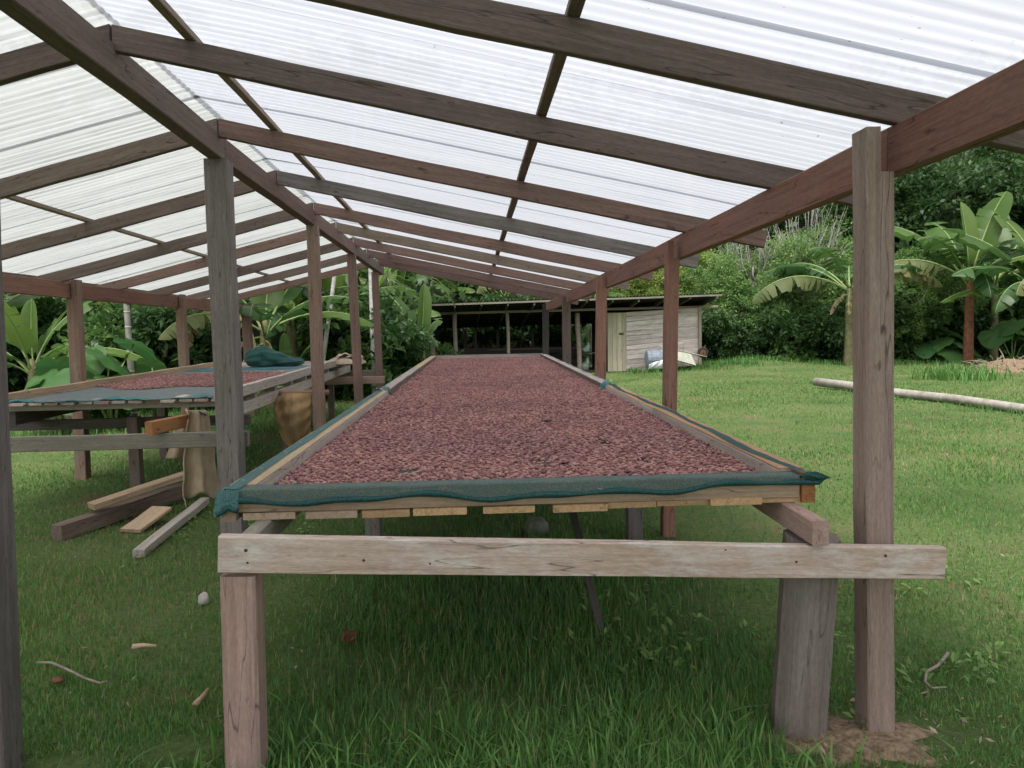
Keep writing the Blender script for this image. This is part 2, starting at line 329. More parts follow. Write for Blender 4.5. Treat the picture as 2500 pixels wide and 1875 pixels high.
def beanmat():
    m, nt, b = newmat('cocoa_bean'); L = nt.links.new
    oi = N(nt, 'ShaderNodeObjectInfo'); tc = N(nt, 'ShaderNodeTexCoord'); ge = N(nt, 'ShaderNodeNewGeometry')
    r = ramp(nt, [(0.0, (0.15, 0.078, 0.078)), (0.2, (0.26, 0.132, 0.126)), (0.6, (0.345, 0.182, 0.170)), (0.86, (0.43, 0.248, 0.222)), (1.0, (0.39, 0.275, 0.21))]); L(oi.outputs['Random'], r.inputs[0])
    n = N(nt, 'ShaderNodeTexNoise', i_Scale=120.0, i_Detail=3.0); L(tc.outputs['Object'], n.inputs['Vector'])
    c = mixc(nt, 0.12, r.outputs[0], n.outputs[0], 'OVERLAY')
    # slow drift of tone over the tray (drier and damper beans)
    n2 = N(nt, 'ShaderNodeTexNoise', i_Scale=1.3, i_Detail=4.0); L(ge.outputs['Position'], n2.inputs['Vector'])
    r2 = ramp(nt, [(0.35, (0.82, 0.80, 0.82)), (0.65, (1.08, 1.04, 1.02))]); L(n2.outputs[0], r2.inputs[0])
    c = mixc(nt, 1.0, c, r2.outputs[0], 'MULTIPLY')
    L(c, b.inputs['Base Color']); b.inputs['Roughness'].default_value = 0.75; b.inputs['Specular IOR Level'].default_value = 0.12
    return m
M['bean'] = beanmat()

def groundmat():
    m, nt, b = newmat('turf_soil'); L = nt.links.new
    ge = N(nt, 'ShaderNodeNewGeometry')
    n = N(nt, 'ShaderNodeTexNoise', i_Scale=0.55, i_Detail=7.0, i_Roughness=0.65); L(ge.outputs['Position'], n.inputs['Vector'])
    r = ramp(nt, [(0.32, (0.062, 0.100, 0.034)), (0.5, (0.100, 0.142, 0.052)), (0.68, (0.145, 0.160, 0.072))]); L(n.outputs[0], r.inputs[0])
    n2 = N(nt, 'ShaderNodeTexNoise', i_Scale=26.0, i_Detail=6.0, i_Roughness=0.75); L(ge.outputs['Position'], n2.inputs['Vector'])
    r2 = ramp(nt, [(0.35, (0.55, 0.55, 0.5)), (0.65, (1.25, 1.25, 1.2))]); L(n2.outputs[0], r2.inputs[0])
    c = mixc(nt, 0.8, r.outputs[0], r2.outputs[0], 'MULTIPLY')
    # bare earth patches
    n3 = N(nt, 'ShaderNodeTexNoise', i_Scale=1.1, i_Detail=5.0, i_Roughness=0.6); L(ge.outputs['Position'], n3.inputs['Vector'])
    r3 = ramp(nt, [(0.60, (0, 0, 0)), (0.70, (0.8, 0.8, 0.8))]); L(n3.outputs[0], r3.inputs[0])
    c = mixc(nt, r3.outputs[0], c, (0.15, 0.105, 0.065))
    L(c, b.inputs['Base Color']); b.inputs['Roughness'].default_value = 1.0; b.inputs['Specular IOR Level'].default_value = 0.05
    bp = N(nt, 'ShaderNodeBump', i_Strength=0.7, i_Distance=0.03); L(n2.outputs[0], bp.inputs['Height']); L(bp.outputs[0], b.inputs['Normal'])
    return m
M['ground'] = groundmat()
M['grass'] = leafmat('grass_blade', (0.024, 0.084, 0.018), (0.108, 0.218, 0.053), trans=0.22, rough=0.55, attr=True, dry=(0.30, 0.25, 0.12), gain=1.2)
M['soil'] = simple('bare_soil', (0.19, 0.135, 0.085), 1.0, 0.6, 34.0, bump=1.0, bscale=40)
M['hill'] = simple('leaf_litter', (0.022, 0.035, 0.014), 1.0, 0.5, 1.5)

# ------------------------------------------------------------------ mesh builders
def timber(name, p0, p1, w, h, mat, parent=None, up=(0, 0, 1), ch=0.004, jit=0.0025, seg=None, sag=0.0, twist=0.0, scale1=1.0, shear0=0.0):
    """squared timber from p0 to p1 (centre line); local X along its length, w across, h up"""
    p0, p1 = Vector(p0), Vector(p1); d = p1-p0; Ln = d.length; X = d.normalized()
    Z = Vector(up); Z = (Z - X*Z.dot(X)).normalized(); Y = Z.cross(X)
    n = seg or max(2, min(10, int(Ln/0.35)))
    prof = []
    a, bb = w/2, h/2
    prof = [(a-ch, -bb), (a, -bb+ch), (a, bb-ch), (a-ch, bb), (-a+ch, bb), (-a, bb-ch), (-a, -bb+ch), (-a+ch, -bb)]
    V, Fc = [], []
    for i in range(n+1):
        t = i/n; k = 1+(scale1-1)*t
        oy, oz = (random.uniform(-jit, jit), random.uniform(-jit, jit)) if 0 < i < n else (0, 0)
        oz -= sag*4*t*(1-t)
        for (y, z) in prof:
            V.append((t*Ln + (shear0*z if i == 0 else 0), y*k+oy+random.uniform(-jit, jit)*0.35, z*k+oz+random.uniform(-jit, jit)*0.35))
    for i in range(n):
        for j in range(8):
            a0, a1 = i*8+j, i*8+(j+1) % 8
            Fc.append((a0, a1, a1+8, a0+8))
    Fc.append(tuple(range(7, -1, -1))); Fc.append(tuple(range(n*8, n*8+8)))
    me = mesh(name, V, [tuple(reversed(f)) for f in Fc], mat)
    o = bpy.data.objects.new(name, me); COL.objects.link(o)
    o.matrix_basis = Matrix(((X.x, Y.x, Z.x, p0.x), (X.y, Y.y, Z.y, p0.y), (X.z, Y.z, Z.z, p0.z), (0, 0, 0, 1)))
    return adopt(o, parent)

def tube_geo(pts, radii, k=8, jit=0.0):
    V, Fc = [], []
    pts = [Vector(p) for p in pts]
    ref = Vector((0.31, 0.2, 0.93))
    for i, p in enumerate(pts):
        t = (pts[min(i+1, len(pts)-1)] - pts[max(i-1, 0)]).normalized()
        a = t.cross(ref); a = a.normalized() if a.length > 1e-4 else Vector((1, 0, 0)); b = t.cross(a)
        for j in range(k):
            an = 2*math.pi*j/k; r = radii[i]*(1+random.uniform(-jit, jit))
            V.append(p + a*math.cos(an)*r + b*math.sin(an)*r)
    for i in range(len(pts)-1):
        for j in range(k):
            a0, a1 = i*k+j, i*k+(j+1) % k
            Fc.append((a0, a1, a1+k, a0+k))
    Fc.append(tuple(range(k-1, -1, -1))); Fc.append(tuple(range((len(pts)-1)*k, len(pts)*k)))
    return V, Fc
def tube(name, pts, radii, mat, parent=None, k=8, jit=0.0, world=True):
    if not isinstance(radii, (list, tuple)): radii = [radii]*len(pts)
    V, Fc = tube_geo(pts, radii, k, jit)
    return link(name, mesh(name, V, Fc, mat, True), parent, world)
def box(name, c, s, mat, parent=None):
    c, s = Vector(c), Vector(s)/2
    V = [(c.x+sx*s.x, c.y+sy*s.y, c.z+sz*s.z) for sz in (-1, 1) for sx, sy in ((-1, -1), (1, -1), (1, 1), (-1, 1))]
    Fc = [(3, 2, 1, 0), (4, 5, 6, 7), (0, 1, 5, 4), (1, 2, 6, 5), (2, 3, 7, 6), (3, 0, 4, 7)]
    return link(name, mesh(name, V, Fc, mat), parent)
def grid(name, fn, nu, nv, mat, parent=None, thick=0.0, smooth=True, world=True):
    V = [fn(i/nu, j/nv) for j in range(nv+1) for i in range(nu+1)]
    Fc = [(j*(nu+1)+i, j*(nu+1)+i+1, (j+1)*(nu+1)+i+1, (j+1)*(nu+1)+i) for j in range(nv) for i in range(nu)]
    o = link(name, mesh(name, V, Fc, mat, smooth), parent, world)
    if thick:
        md = o.modifiers.new('thickness', 'SOLIDIFY'); md.thickness = thick; md.offset = 0
    return o
def lerp(a, b, t): return a+(b-a)*t
#--SPLIT--
# ================================================================== the setting
def ground_h(x, y):
    h = 0.05*mnoise.noise(Vector((x*0.16, y*0.16, 3.1))) + 0.018*mnoise.noise(Vector((x*0.7, y*0.7, 9.0)))
    h += 0.34*math.exp(-((x-11.2)/2.6)**2-((y-29.6)/3.2)**2)
    h *= min(1.0, max(0.0, (math.hypot(x-0.5, y-7)-6)/5))*0.9+0.1
    return h
def terrain():
    xs = np.concatenate([np.linspace(-260, -30, 16)[:-1], np.linspace(-30, 40, 71), np.linspace(40, 260, 16)[1:]])
    ys = np.concatenate([np.linspace(-200, -8, 12)[:-1], np.linspace(-8, 44, 53), np.linspace(44, 300, 16)[1:]])
    V = np.array([(x, y, ground_h(x, y)) for y in ys for x in xs]); nx = len(xs)
    Fq = np.array([(j*nx+i, j*nx+i+1, (j+1)*nx+i+1, (j+1)*nx+i) for j in range(len(ys)-1) for i in range(nx-1)])
    o = link('ground', npmesh('ground', V, Fq, M['ground'], True)); tag(o, kind='structure')
terrain()
def hillside():
    def fn(u, v):
        x = lerp(-95, 110, u); k = v
        base = 34 + 6*math.sin(u*5.0) + (6 if x < -6 else 0)*0 - (11 if x < -6 else max(0, 11-(x+6)*1.1) if x < 4 else 0)
        y = base + k*46
        z = -0.6 + 24*(k**0.75) + 2.0*mnoise.noise(Vector((x*0.07, y*0.07, 0)))*min(1, k*3)
        return (x, y, z)
    o = grid('hill', fn, 70, 14, M['hill']); tag(o, kind='structure')
hillside()

# ================================================================== drying shed
RX, RIDX, LX = 1.60, -1.74, -4.55        # right eave, ridge, left eave rows
FR = [2.75, 5.6, 8.62, 11.75, 14.75]     # frames along the shed
def peak(y): return 3.17-0.0085*(y-4)
def eave_r(y): return 2.355-0.0100*(y-2.7)     # rafter underside on the right beam
def eave_l(y): return 2.285
RAF = 0.125
shed = thing('drying_shed', (-1.5, 8, 0), 'open timber drying shed with translucent corrugated roof over the bean tables', 'shed')
def post(base, top, w, d, mat, notch=None, scale1=1.0):
    """post from base to top; notch=(side, depth, height): a ledge cut from its top for the beam"""
    o = timber('post', base, top, w, d, mat, shed, up=(0, 1, 0), ch=0.006, jit=0.003, seg=9, scale1=scale1)
    return o
def notched(b, t, up_, w, mat, sgn):
    """one mesh: the full post and, on its inner half, the head that runs up beside the beam"""
    o = timber('post', b, t, w, w, mat, shed, up=(0, 1, 0), ch=0.006, jit=0.003, seg=9)
    bm = bmesh.new(); bm.from_mesh(o.data); Ln = (t-b).length; h = w/2-0.001
    # local Y of the post points to world -X or +X: find it
    yx = o.matrix_basis.to_3x3().col[1].x; k = sgn*(1 if yx > 0 else -1)
    vs_ = []
    for x in (Ln-0.001, Ln+up_):
        for yy in (0.0, k*h):
            for zz in (-h, h): vs_.append(bm.verts.new((x, yy, zz)))
    for f in ((0, 1, 3, 2), (4, 6, 7, 5), (0, 4, 5, 1), (2, 3, 7, 6), (0, 2, 6, 4), (1, 5, 7, 3)): bm.faces.new([vs_[q] for q in f])
    bmesh.ops.recalc_face_normals(bm, faces=bm.faces); bm.to_mesh(o.data); bm.free()
def rpost(y, pb, pt, w, mat):
    """right row post: base px, top px, cut for the eave beam on its outer half"""
    b = aty(pb[0], pb[1], y); b.z = -0.1; t = aty(pt[0], pt[1], y)
    notched(b, Vector((t.x, y, eave_r(y)-0.185)), t.z-(eave_r(y)-0.185), w, mat, -1)
# right row (pixels of the base and the top, source scale)
rpost(2.75, (2136, 1800), (2133, 318), 0.108, M['post_r'])
rpost(5.60, (1629, 1330), (1640, 590), 0.094, M['red'])
rpost(8.62, (1462, 1130), (1468, 676), 0.115, M['red'])
rpost(11.75, (1386, 1030), (1382, 724), 0.125, M['brown'])
rpost(14.75, (1332, 990), (1332, 742), 0.12, M['hutdark'])
# ridge row
for y, pt, pb, w, mat in ((2.75, (-78, 300), (0, 2000), 0.125, M['grey']), (5.58, (533, 385), (576, 1350), 0.160, M['grey']),
                          (8.62, (763, 545), (785, 1150), 0.125, M['mossy']), (11.4, (857, 610), (880, 1040), 0.125, M['redbrown']), (14.3, (915, 655), (930, 990), 0.125, M['redbrown'])):
    b = aty(pb[0], pb[1], y); t = aty(pt[0], pt[1], y)
    tz = peak(y)-0.264
    k = (tz-b.z)/(t.z-b.z); t2 = b.lerp(t, k); k0 = (-0.1-b.z)/(t.z-b.z); b2 = b.lerp(t, k0)
    post(b2, t2, w, w, mat)
# left row
for y, pt, pb, w, mat in ((2.75, None, None, 0.13, M['grey']), (5.6, None, None, 0.13, M['grey']), (8.85, (180, 690), (203, 1165), 0.128, M['mossy']), (12.0, (440, 722), (456, 1000), 0.128, M['mossy']), (15.4, (600, 740), (612, 950), 0.16, M['mossy'])):
    if pt is None: post(Vector((LX, y, -0.1)), Vector((LX, y, eave_l(y)-0.18)), w, w, mat); continue
    b = aty(pb[0], pb[1], y); t = aty(pt[0], pt[1], y); tz = eave_l(y)-0.185
    k = (tz-b.z)/(t.z-b.z); k0 = (-0.1-b.z)/(t.z-b.z)
    t2 = b.lerp(t, k)
    notched(b.lerp(t, k0), t2, eave_l(y)+0.03-t2.z, w, mat, 1)
Y0, Y1 = -1.6, 15.6
# beams: lengths butted at the posts
def beam_run(name, xf, zf, ys, w, h, mats):
    for i in range(len(ys)-1):
        a, b = ys[i], ys[i+1]
        timber(name, (xf(a) if callable(xf) else xf, a+0.003, zf(a)), (xf(b) if callable(xf) else xf, b-0.003, zf(b)), w, h, mats[i % len(mats)], shed, ch=0.005, jit=0.003)
beam_run('eave_beam', RX+0.032, lambda y: eave_r(y)-0.093, [Y0, 2.78, 8.64, 14.78, Y1], 0.058, 0.182, [M['red']])
beam_run('eave_beam', LX-0.04, lambda y: eave_l(y)-0.093, [Y0, 4.0, 8.87, 12.05, Y1], 0.07, 0.178, [M['red'], M['red'], M['red'], M['red']])
ridge_x = lambda y: float(np.interp(y, [-2, 2.7, 5.55, 8.6, 14.4], [-1.72, -1.735, -1.795, -1.775, -1.73]))
beam_run('ridge_beam', ridge_x, lambda y: peak(y)-0.180, [Y0, 5.58, 8.6, 11.4, 15.0], 0.104, 0.168, [M['brown'], M['redbrown'], M['redbrown']])
# rafters
RY = [-1.2, 0.2, 1.45, 2.74, 3.90, 5.46, 7.05, 8.64, 10.05, 11.5, 12.95, 14.4]
rm = [M['brown'], M['brown'], M['brown'], M['brown'], M['brown'], M['redbrown'], M['grey'], M['redbrown'], M['batten'], M['redbrown'], M['redbrown'], M['redbrown']]
lm = [M['brown'], M['brown'], M['brown'], M['brown'], M['brown'], M['brown'], M['brown'], M['brown'], M['redbrown'], M['brown'], M['brown'], M['redbrown']]
for i, y in enumerate(RY):
    pk = peak(y)
    a = Vector((RIDX+0.006, y, pk-RAF/2-0.004)); e = Vector((RX+0.0, y, eave_r(y)+RAF/2))
    d = (e-a)/(e.x-a.x); tail = e + d*(0.52+0.10*random.random())
    timber('rafter', a, tail, 0.05, RAF, rm[i], shed, ch=0.004, jit=0.004, seg=9, sag=0.006, shear0=-0.2)
    a = Vector((RIDX-0.006, y, pk-RAF/2-0.004)); e = Vector((LX, y, eave_l(y)+RAF/2)); d = (e-a)/(a.x-e.x); tail = e + d*0.6
    timber('rafter', a, tail, 0.05, RAF, lm[i], shed, ch=0.004, jit=0.004, seg=9, sag=0.006, shear0=-0.26)
# purlins lie on the rafters under the sheets
def roof_z(x, y):
    if x > RIDX: return lerp(peak(y), eave_r(y)+RAF, (x-RIDX)/(RX-RIDX))
    return lerp(peak(y), eave_l(y)+RAF, (RIDX-x)/(RIDX-LX))
for x, mt in ((-1.36, M['batten']), (0.40, M['brown']), (1.95, M['brown']), (-3.47, M['batten']), (-4.9, M['brown'])):
    ys = [Y0, 2.6, 6.9, 11.2, Y1]
    for a, b in zip(ys, ys[1:]):
        timber('purlin', (x, a+0.002, roof_z(x, a)+0.018), (x, b-0.002, roof_z(x, b)+0.018), 0.052, 0.034, mt, shed, ch=0.003)
# corrugated translucent sheets, each a part; neighbours overlap by one wave
WAVE, AMP = 0.076, 0.0040
def sheet(y0, y1, xa, xb, lift, mat, name='roof_sheet'):
    n = int((y1-y0)/WAVE*10); nx = 5
    yy = np.linspace(y0, y1, n+1)
    V, Fc = [], []
    cx, cyy = (xa+xb)/2, (y0+y1)/2
    for k in range(nx+1):
        x = lerp(xa, xb, k/nx)
        for y in yy:
            V.append((x-cx, y-cyy, roof_z(x, y)+0.049+lift+AMP*math.sin(2*math.pi*y/WAVE)+0.004*mnoise.noise(Vector((x*0.8, y*0.5, 2)))-0))
    for k in range(nx):
        for i in range(n): Fc.append((k*(n+1)+i, k*(n+1)+i+1, (k+1)*(n+1)+i+1, (k+1)*(n+1)+i))
    o = bpy.data.objects.new(name, mesh(name, V, Fc, mat, True)); COL.objects.link(o); o.location = (cx, cyy, 0)
    adopt(o, shed)
SW = WAVE*11
y = Y0; i = 0
while y < Y1-0.2:
    y1 = min(y+SW+WAVE*random.uniform(0.25, 0.75), Y1)
    lf = 0.0022*(i % 2)
    sheet(y, y1, RIDX-0.05+random.uniform(-0.02, 0.015), RX+0.66, lf+0.014, M['roof'])
    sheet(y, y1, RIDX+0.0+random.uniform(-0.02, 0.0), LX-0.72, lf, M['roof_dim'])
    y += SW; i += 1
# cross rails nailed to the ridge posts
ra = aty(28, 1080, 5.75); rb = aty(607, 1070, 5.75)
timber('cross_rail', (-4.4, 5.75, ra.z-0.01), (rb.x, 5.75, rb.z), 0.055, 0.115, M['rail'], shed, up=(0, 0, 1), sag=0.004)
ra = aty(885, 912, 14.5); rb = aty(940, 911, 14.5)
timber('cross_rail', (ra.x-1.2, 14.42, ra.z), (rb.x, 14.42, rb.z), 0.05, 0.13, M['grey'], shed)

# ================================================================== main drying table
def tz(y): return 1.032+0.0115*(y-2.8)                       # top of the tray boards
TL = lambda y: lerp(-0.945, -0.80, (y-2.8)/12.2)             # outer edges
TR = lambda y: lerp(1.335, 1.53, (y-2.8)/12.2)
TY0, TYM, TY1 = 2.80, 7.15, 15.0
table = thing('drying_table', (0.3, 8, 0), 'long slatted drying table full of cocoa beans with teal net over its front edge', 'table')
# front beam and its legs
bl = aty(537, 1350, 2.55); br = aty(2300, 1373, 2.60)
timber('cross_beam', bl, br, 0.046, 0.128, M['pale'], table, ch=0.004, jit=0.003, scale1=0.93)
for px, py, rr_ in ((888, 1368, 0.005), (600, 1344, 0.006), (604, 1374, 0.004), (1050, 1376, 0.004), (2163, 1357, 0.005), (1945, 1372, 0.004), (1772, 1343, 0.003)):
    q_ = aty(px, py, lerp(2.55, 2.60, (px-537)/1763)-0.0245); tube('nail', [q_, q_+Vector((0, 0.004, 0))], rr_, M['rust'], table, 8)
lt = aty(588, 1396, 2.58)
timber('leg', (aty(610, 2050, 2.62).x, 2.62, -0.1), (lt.x-0.002, 2.60, lt.z-0.004), 0.122, 0.118, M['leg'], table, up=(0, 1, 0), ch=0.010, jit=0.002)
def octleg(b, t, r0, r1, mat):
    V, Fc = tube_geo([b.lerp(t, k/6) for k in range(7)], [lerp(r0, r1, k/6) for k in range(7)], 8, 0.04)
    o = link('leg', mesh('leg', V, Fc, mat), table)
    return o
# stout chamfered leg on the right
timber('leg', Vector((1.265, 2.785, -0.1)), Vector((1.297, 2.735, 0.80)), 0.196, 0.176, M['stout'], table, up=(0.25, 1, 0), ch=0.045, jit=0.002, seg=8)
for y in (5.5, 9.0, 12.0, 14.6):
    for x in (TL(y)+0.16, TR(y)-0.16):
        timber('leg', (x, y, -0.1), (x, y, tz(y)-0.34), 0.11, 0.11, M['grey'], table, up=(0, 1, 0))
    timber('cross_beam', (TL(y)-0.1, y, tz(y)-0.275), (TR(y)+0.1, y, tz(y)-0.275), 0.05, 0.125, M['brown'], table)
# leaning prop under the tray
pb = atz(1476, 1565, 0.0); timber('prop', pb-Vector((0, 0, 0.03)), Vector((pb.x-0.16, pb.y+0.5, 0.9)), 0.038, 0.038, M['hutdark'], table, up=(0, 1, 0))
# joists along the tray, resting on the beams
for x0, x1, y0, mt in ((-0.80, -0.66, 2.575, M['rail']), (1.235, 1.40, 2.535, M['leg']), (0.2, 0.3, 5.2, M['brown'])):
    zf = lambda y: tz(y)-0.164
    for (a, b) in ((y0, TYM), (TYM, TY1)):
        xa, xb = lerp(x0, x1, (a-2.4)/12.6), lerp(x0, x1, (b-2.4)/12.6)
        timber('joist', (xa, a+0.002, zf(a)), (xb, b-0.002, zf(b)), 0.060, 0.092, mt, table, ch=0.005)
# slats running away from the camera
SL = [(592, 720), (747, 873), (885, 1001), (1009, 1140), (1180, 1306), (1350, 1482), (1484, 1603), (1605, 1731), (1733, 1857), (1859, 1984)]
drop = [0.0, 0.0, 0.003, 0.002, 0.006, 0.006, 0.002, 0.0, 0.0, 0.0]
slm = [M['front'], M['front'], M['fresh'], M['fresh'], M['fresh'], M['fresh'], M['fresh'], M['fresh'], M['fresh'], M['fresh']]
for k, (a, b) in enumerate(SL):
    xa, xb = aty(a, 1255, 2.8).x, aty(b, 1255, 2.8).x; fr = ((xa+xb)/2-TL(2.8))/(TR(2.8)-TL(2.8))
    for (ya, yb) in ((TY0-0.005+random.uniform(-0.012, 0.012), TYM), (TYM, TY1)):
        f = lambda y: TL(y)+fr*(TR(y)-TL(y))
        timber('slat', (f(ya), ya, tz(ya)-0.103-drop[k]), (f(yb), yb-0.004, tz(yb)-0.103-drop[k]), (xb-xa), 0.026, slm[k] if ya < 3 else M['board'], table, ch=0.002, jit=0.0015)
# tray boards
BW, BH = 0.085, 0.094
timber('front_board', (TL(2.8)+0.055, TY0+BW/2, tz(2.8)-BH/2+0.004), (TR(2.8)-0.057, TY0+BW/2, tz(2.8)-BH/2-0.008), BW, BH-0.006, M['front'], table, jit=0.002)
timber('end_board', (TL(15)+0.03, TY1, tz(15)-0.03), (TR(15)-0.03, TY1, tz(15)-0.03), 0.04, 0.09, M['board'], table)
SBW = 0.105
def side(xf, sgn, ya, yb, mat, top, hh, cap=True):
    xa, xb = xf(ya)+sgn*SBW/2, xf(yb)+sgn*SBW/2
    ya0 = ya; ya = max(ya, TY0+BW+0.004)
    o = timber('side_board', (xa, ya, tz(ya)-hh/2-0.004), (xb, yb, tz(yb)-hh/2-0.004), SBW, hh, mat, table, jit=0.0025, ch=0.003)
    # fresher sawn top edge
    c = timber('top_edge', (xa, ya, tz(ya)), (xb, yb, tz(yb)), SBW-0.004, 0.007, top, table, jit=0.001, ch=0.001)
M['edge'] = wood('fresh_cut_edge', (0.40, 0.28, 0.15), (0.54, 0.41, 0.25), (0.62, 0.50, 0.33), (0.36, 0.27, 0.18), 0.35, gain=1.05)
M['edge_o'] = wood('orange_cut_edge', (0.36, 0.20, 0.10), (0.47, 0.28, 0.15), (0.55, 0.37, 0.22), (0.30, 0.22, 0.16), 0.35, gain=1.05)
side(TL, 1, TY0-0.02, TYM, M['board'], M['edge'], 0.114)
side(TL, 1, TYM+0.01, 10.9, M['brown'], M['board'], 0.098); side(TL, 1, 10.91, TY1, M['brown'], M['edge'], 0.10)
side(TR, -1, TY0-0.015, 5.1, M['board'], M['edge_o'], 0.114); side(TR, -1, 5.11, TYM+0.15, M['board'], M['edge_o'], 0.113)
side(TR, -1, TYM+0.16, TY1, M['brown'], M['board'], 0.098)
# orange end grain of the two side boards
for xf, sg, mt in ((TR, -1, M['orange']), (TL, 1, M['front'])):
    x = xf(TY0)+sg*0.027
    timber('end_block', (x, TY0-0.012, tz(2.8)-0.061), (x, TY0+BW+0.002, tz(2.8)-0.061), 0.052, 0.112, mt, table, ch=0.003)
# netting: floor of the tray, band over the front board, strips on the sides
NETZ = -0.060
floor = grid('net_floor', lambda u, v: (lambda y: (lerp(TL(y)+SBW-0.01, TR(y)-SBW+0.01, u), y, tz(y)+NETZ))(lerp(TY0+0.02, TY1-0.03, v)), 6, 40, M['net_floor'], table)
def wav(x): return 0.010*math.sin(x*9.5+0.6)+0.007*math.sin(x*17+1)+0.006*math.sin(x*5.1)
def frontnet(u, v):
    x = lerp(TL(2.8)-0.004, TR(2.8)+0.012, u)
    zt = tz(2.8)+0.0035-0.010*u
    ripple = 0.0015*math.sin(x*60)
    hang = 0.048+wav(x)*0.85-0.020*max(0, (x-0.6)/0.7)
    if v < 0.5: return (x, lerp(TY0+BW+0.01, TY0-0.004, v*2), zt+ripple*(0.4) - (0.012 if v < 0.01 else 0))
    k = (v-0.5)*2
    return (x, TY0-0.005-0.004*k, zt-hang*k)
grid('front_net', frontnet, 160, 12, M['net_band'], table)
hem = []
for i in range(161):
    u = i/160; p = frontnet(u, 1.0); hem.append((p[0], p[1]-0.006, p[2]))
hem.append((TR(2.8)+0.03, TY0-0.012, tz(2.8)-0.020)); 
tube('net_hem', hem, [0.0105+0.003*math.sin(i*0.31)*math.sin(i*0.07+1) for i in range(len(hem))], M['net_hem'], table, 7)
def crumple(u, v):
    a = u*2*math.pi; r = 1+0.25*math.sin(a*5+v*6)+0.15*math.sin(a*9+v*11)
    return (TR(2.8)-0.005+lerp(-0.05, 0.062, v)+0.006*math.cos(a), TY0-0.012+0.018*r*math.sin(a)*math.sin(math.pi*min(1, v*0.9+0.1)), tz(2.8)-0.006-0.016*v+0.016*r*math.cos(a)*math.sin(math.pi*min(1, v*0.85+0.12)))
grid('net_corner', crumple, 20, 10, M['net_hem'], table)
def lcorner(u, v):
    a = lerp(-0.3, 1, v)
    x = TL(2.8)-0.012+0.085*u; z = tz(2.8)+0.006
    y = TY0-0.018-0.004*math.sin(u*9)
    zz = z-0.085*v*(1-0.25*u)-0.010*math.sin(u*8+1)*v
    return (x-0.006*v, y-0.045*v*(1-u)*0.4-0.012*v, zz)
grid('net_corner', lcorner, 12, 10, M['net'], table)
tube('net_corner_hem', [(TL(2.8)-0.014+0.085*i/8, TY0-0.036-0.004*math.sin(i), tz(2.8)-0.074+0.016*(i/8)-0.008*math.sin(i*1.1)) for i in range(9)], [0.008, 0.012, 0.010, 0.014, 0.012, 0.012, 0.010, 0.012, 0.006], M['net_hem'], table, 6)
def lstrip(u, v):
    y = lerp(TY0+0.0, TYM+0.05, v)
    w = 0.066+0.004*math.sin(y*5)
    return (TL(y)-0.004+w*u, y, tz(y)+0.0065+0.0012*math.sin(y*23+u*4)-(0.05 if u == 0 else 0))
grid('side_net', lstrip, 5, 60, M['net'], table)
def rstrip(u, v):
    y = lerp(TY0+0.0, TYM+0.1, v)
    c = 0.052+0.012*math.sin(y*2.3)+0.008*math.sin(y*6.1); w = 0.040+0.012*math.sin(y*3.7+1)
    return (TR(y)-c-w/2+w*u, y, tz(y)+0.006+0.002*math.sin(y*23+u*4))
grid('side_net', rstrip, 4, 60, M['net_hem'], table)
def rstrip2(u, v):
    y = lerp(TYM+0.1, TY1, v)
    return (TR(y)-0.03+0.045*u+0.01*math.sin(y*4), y, tz(y)+0.008+0.006*math.sin(y*7+u*3)-0.03*u*u)
grid('side_net', rstrip2, 4, 50, M['net_blue'], table)
grid('end_net', lambda u, v: (lerp(TL(15)-0.02, TR(15)+0.02, u), TY1-0.03+0.06*v, tz(15)+0.019+0.004*math.sin(u*30)-0.02*v*v), 30, 3, M['net_blue'], table)
# net spilling over the joint of the boards on both sides
for xf, sg in ((TR, -1), (TL, 1)):
    grid('net_fold', lambda u, v: (xf(TYM)+sg*lerp(-0.015, SBW+0.012, u), TYM+0.06+lerp(-0.22, 0.20, v)*(0.6+0.4*math.sin(u*3)), tz(TYM)+0.012+0.012*math.sin(u*7+v*5)-(0.05*max(0, u-0.88)*8)), 12, 8, M['net_blue'] if sg < 0 else M['net'], table)
# staples holding the net
stp = [aty(358/2212*480+520 if False else 598, 1234, 2.785), aty(1115, 1209, 2.785), aty(858, 1219, 2.785), aty(1466, 1194, 2.785)]
for p in stp:
    tube('staple', [(p.x-0.009, p.y, p.z+0.002), (p.x+0.009, p.y, p.z-0.001)], 0.0011, M['staple'], table, 5)
for y in (2.95, 3.2, 3.6, 3.9, 4.4, 4.9, 5.5, 6.0):
    tube('staple', [(TL(y)+0.028, y, tz(y)+0.009), (TL(y)+0.042, y-0.004, tz(y)+0.009)], 0.0010, M['staple'], table, 5)

# ================================================================== beans
def bean_geo(seed, nu=10, nv=6):
    r = random.Random(seed)
    V = [(0.5, 0, 0)]
    for j in range(1, nv):
        th = math.pi*j/nv
        for i in range(nu):
            ph = 2*math.pi*i/nu
            x = 0.5*math.cos(th); q = math.sin(th)**0.85
            k = 1+r.uniform(-0.07, 0.07)
            y = 0.27*q*math.cos(ph)*k + 0.05*(1-4*x*x); z = 0.19*q*math.sin(ph)*k*(1.0 if math.sin(ph) > 0 else 0.8)
            V.append((x, y, z))
    V.append((-0.5, 0, 0)); e = len(V)-1
    Fc = [(0, 1+i, 1+(i+1) % nu) for i in range(nu)]
    for j in range(nv-2):
        for i in range(nu):
            a = 1+j*nu+i; b = 1+j*nu+(i+1) % nu
            Fc.append((a, a+nu, b+nu, b))
    a = 1+(nv-2)*nu
    Fc += [(a+i, e, a+(i+1) % nu) for i in range(nu)]
    return mesh('cocoa_bean', V, Fc, M['bean'], True)
bean_me = [bean_geo(s) for s in (1, 2, 3, 4)]
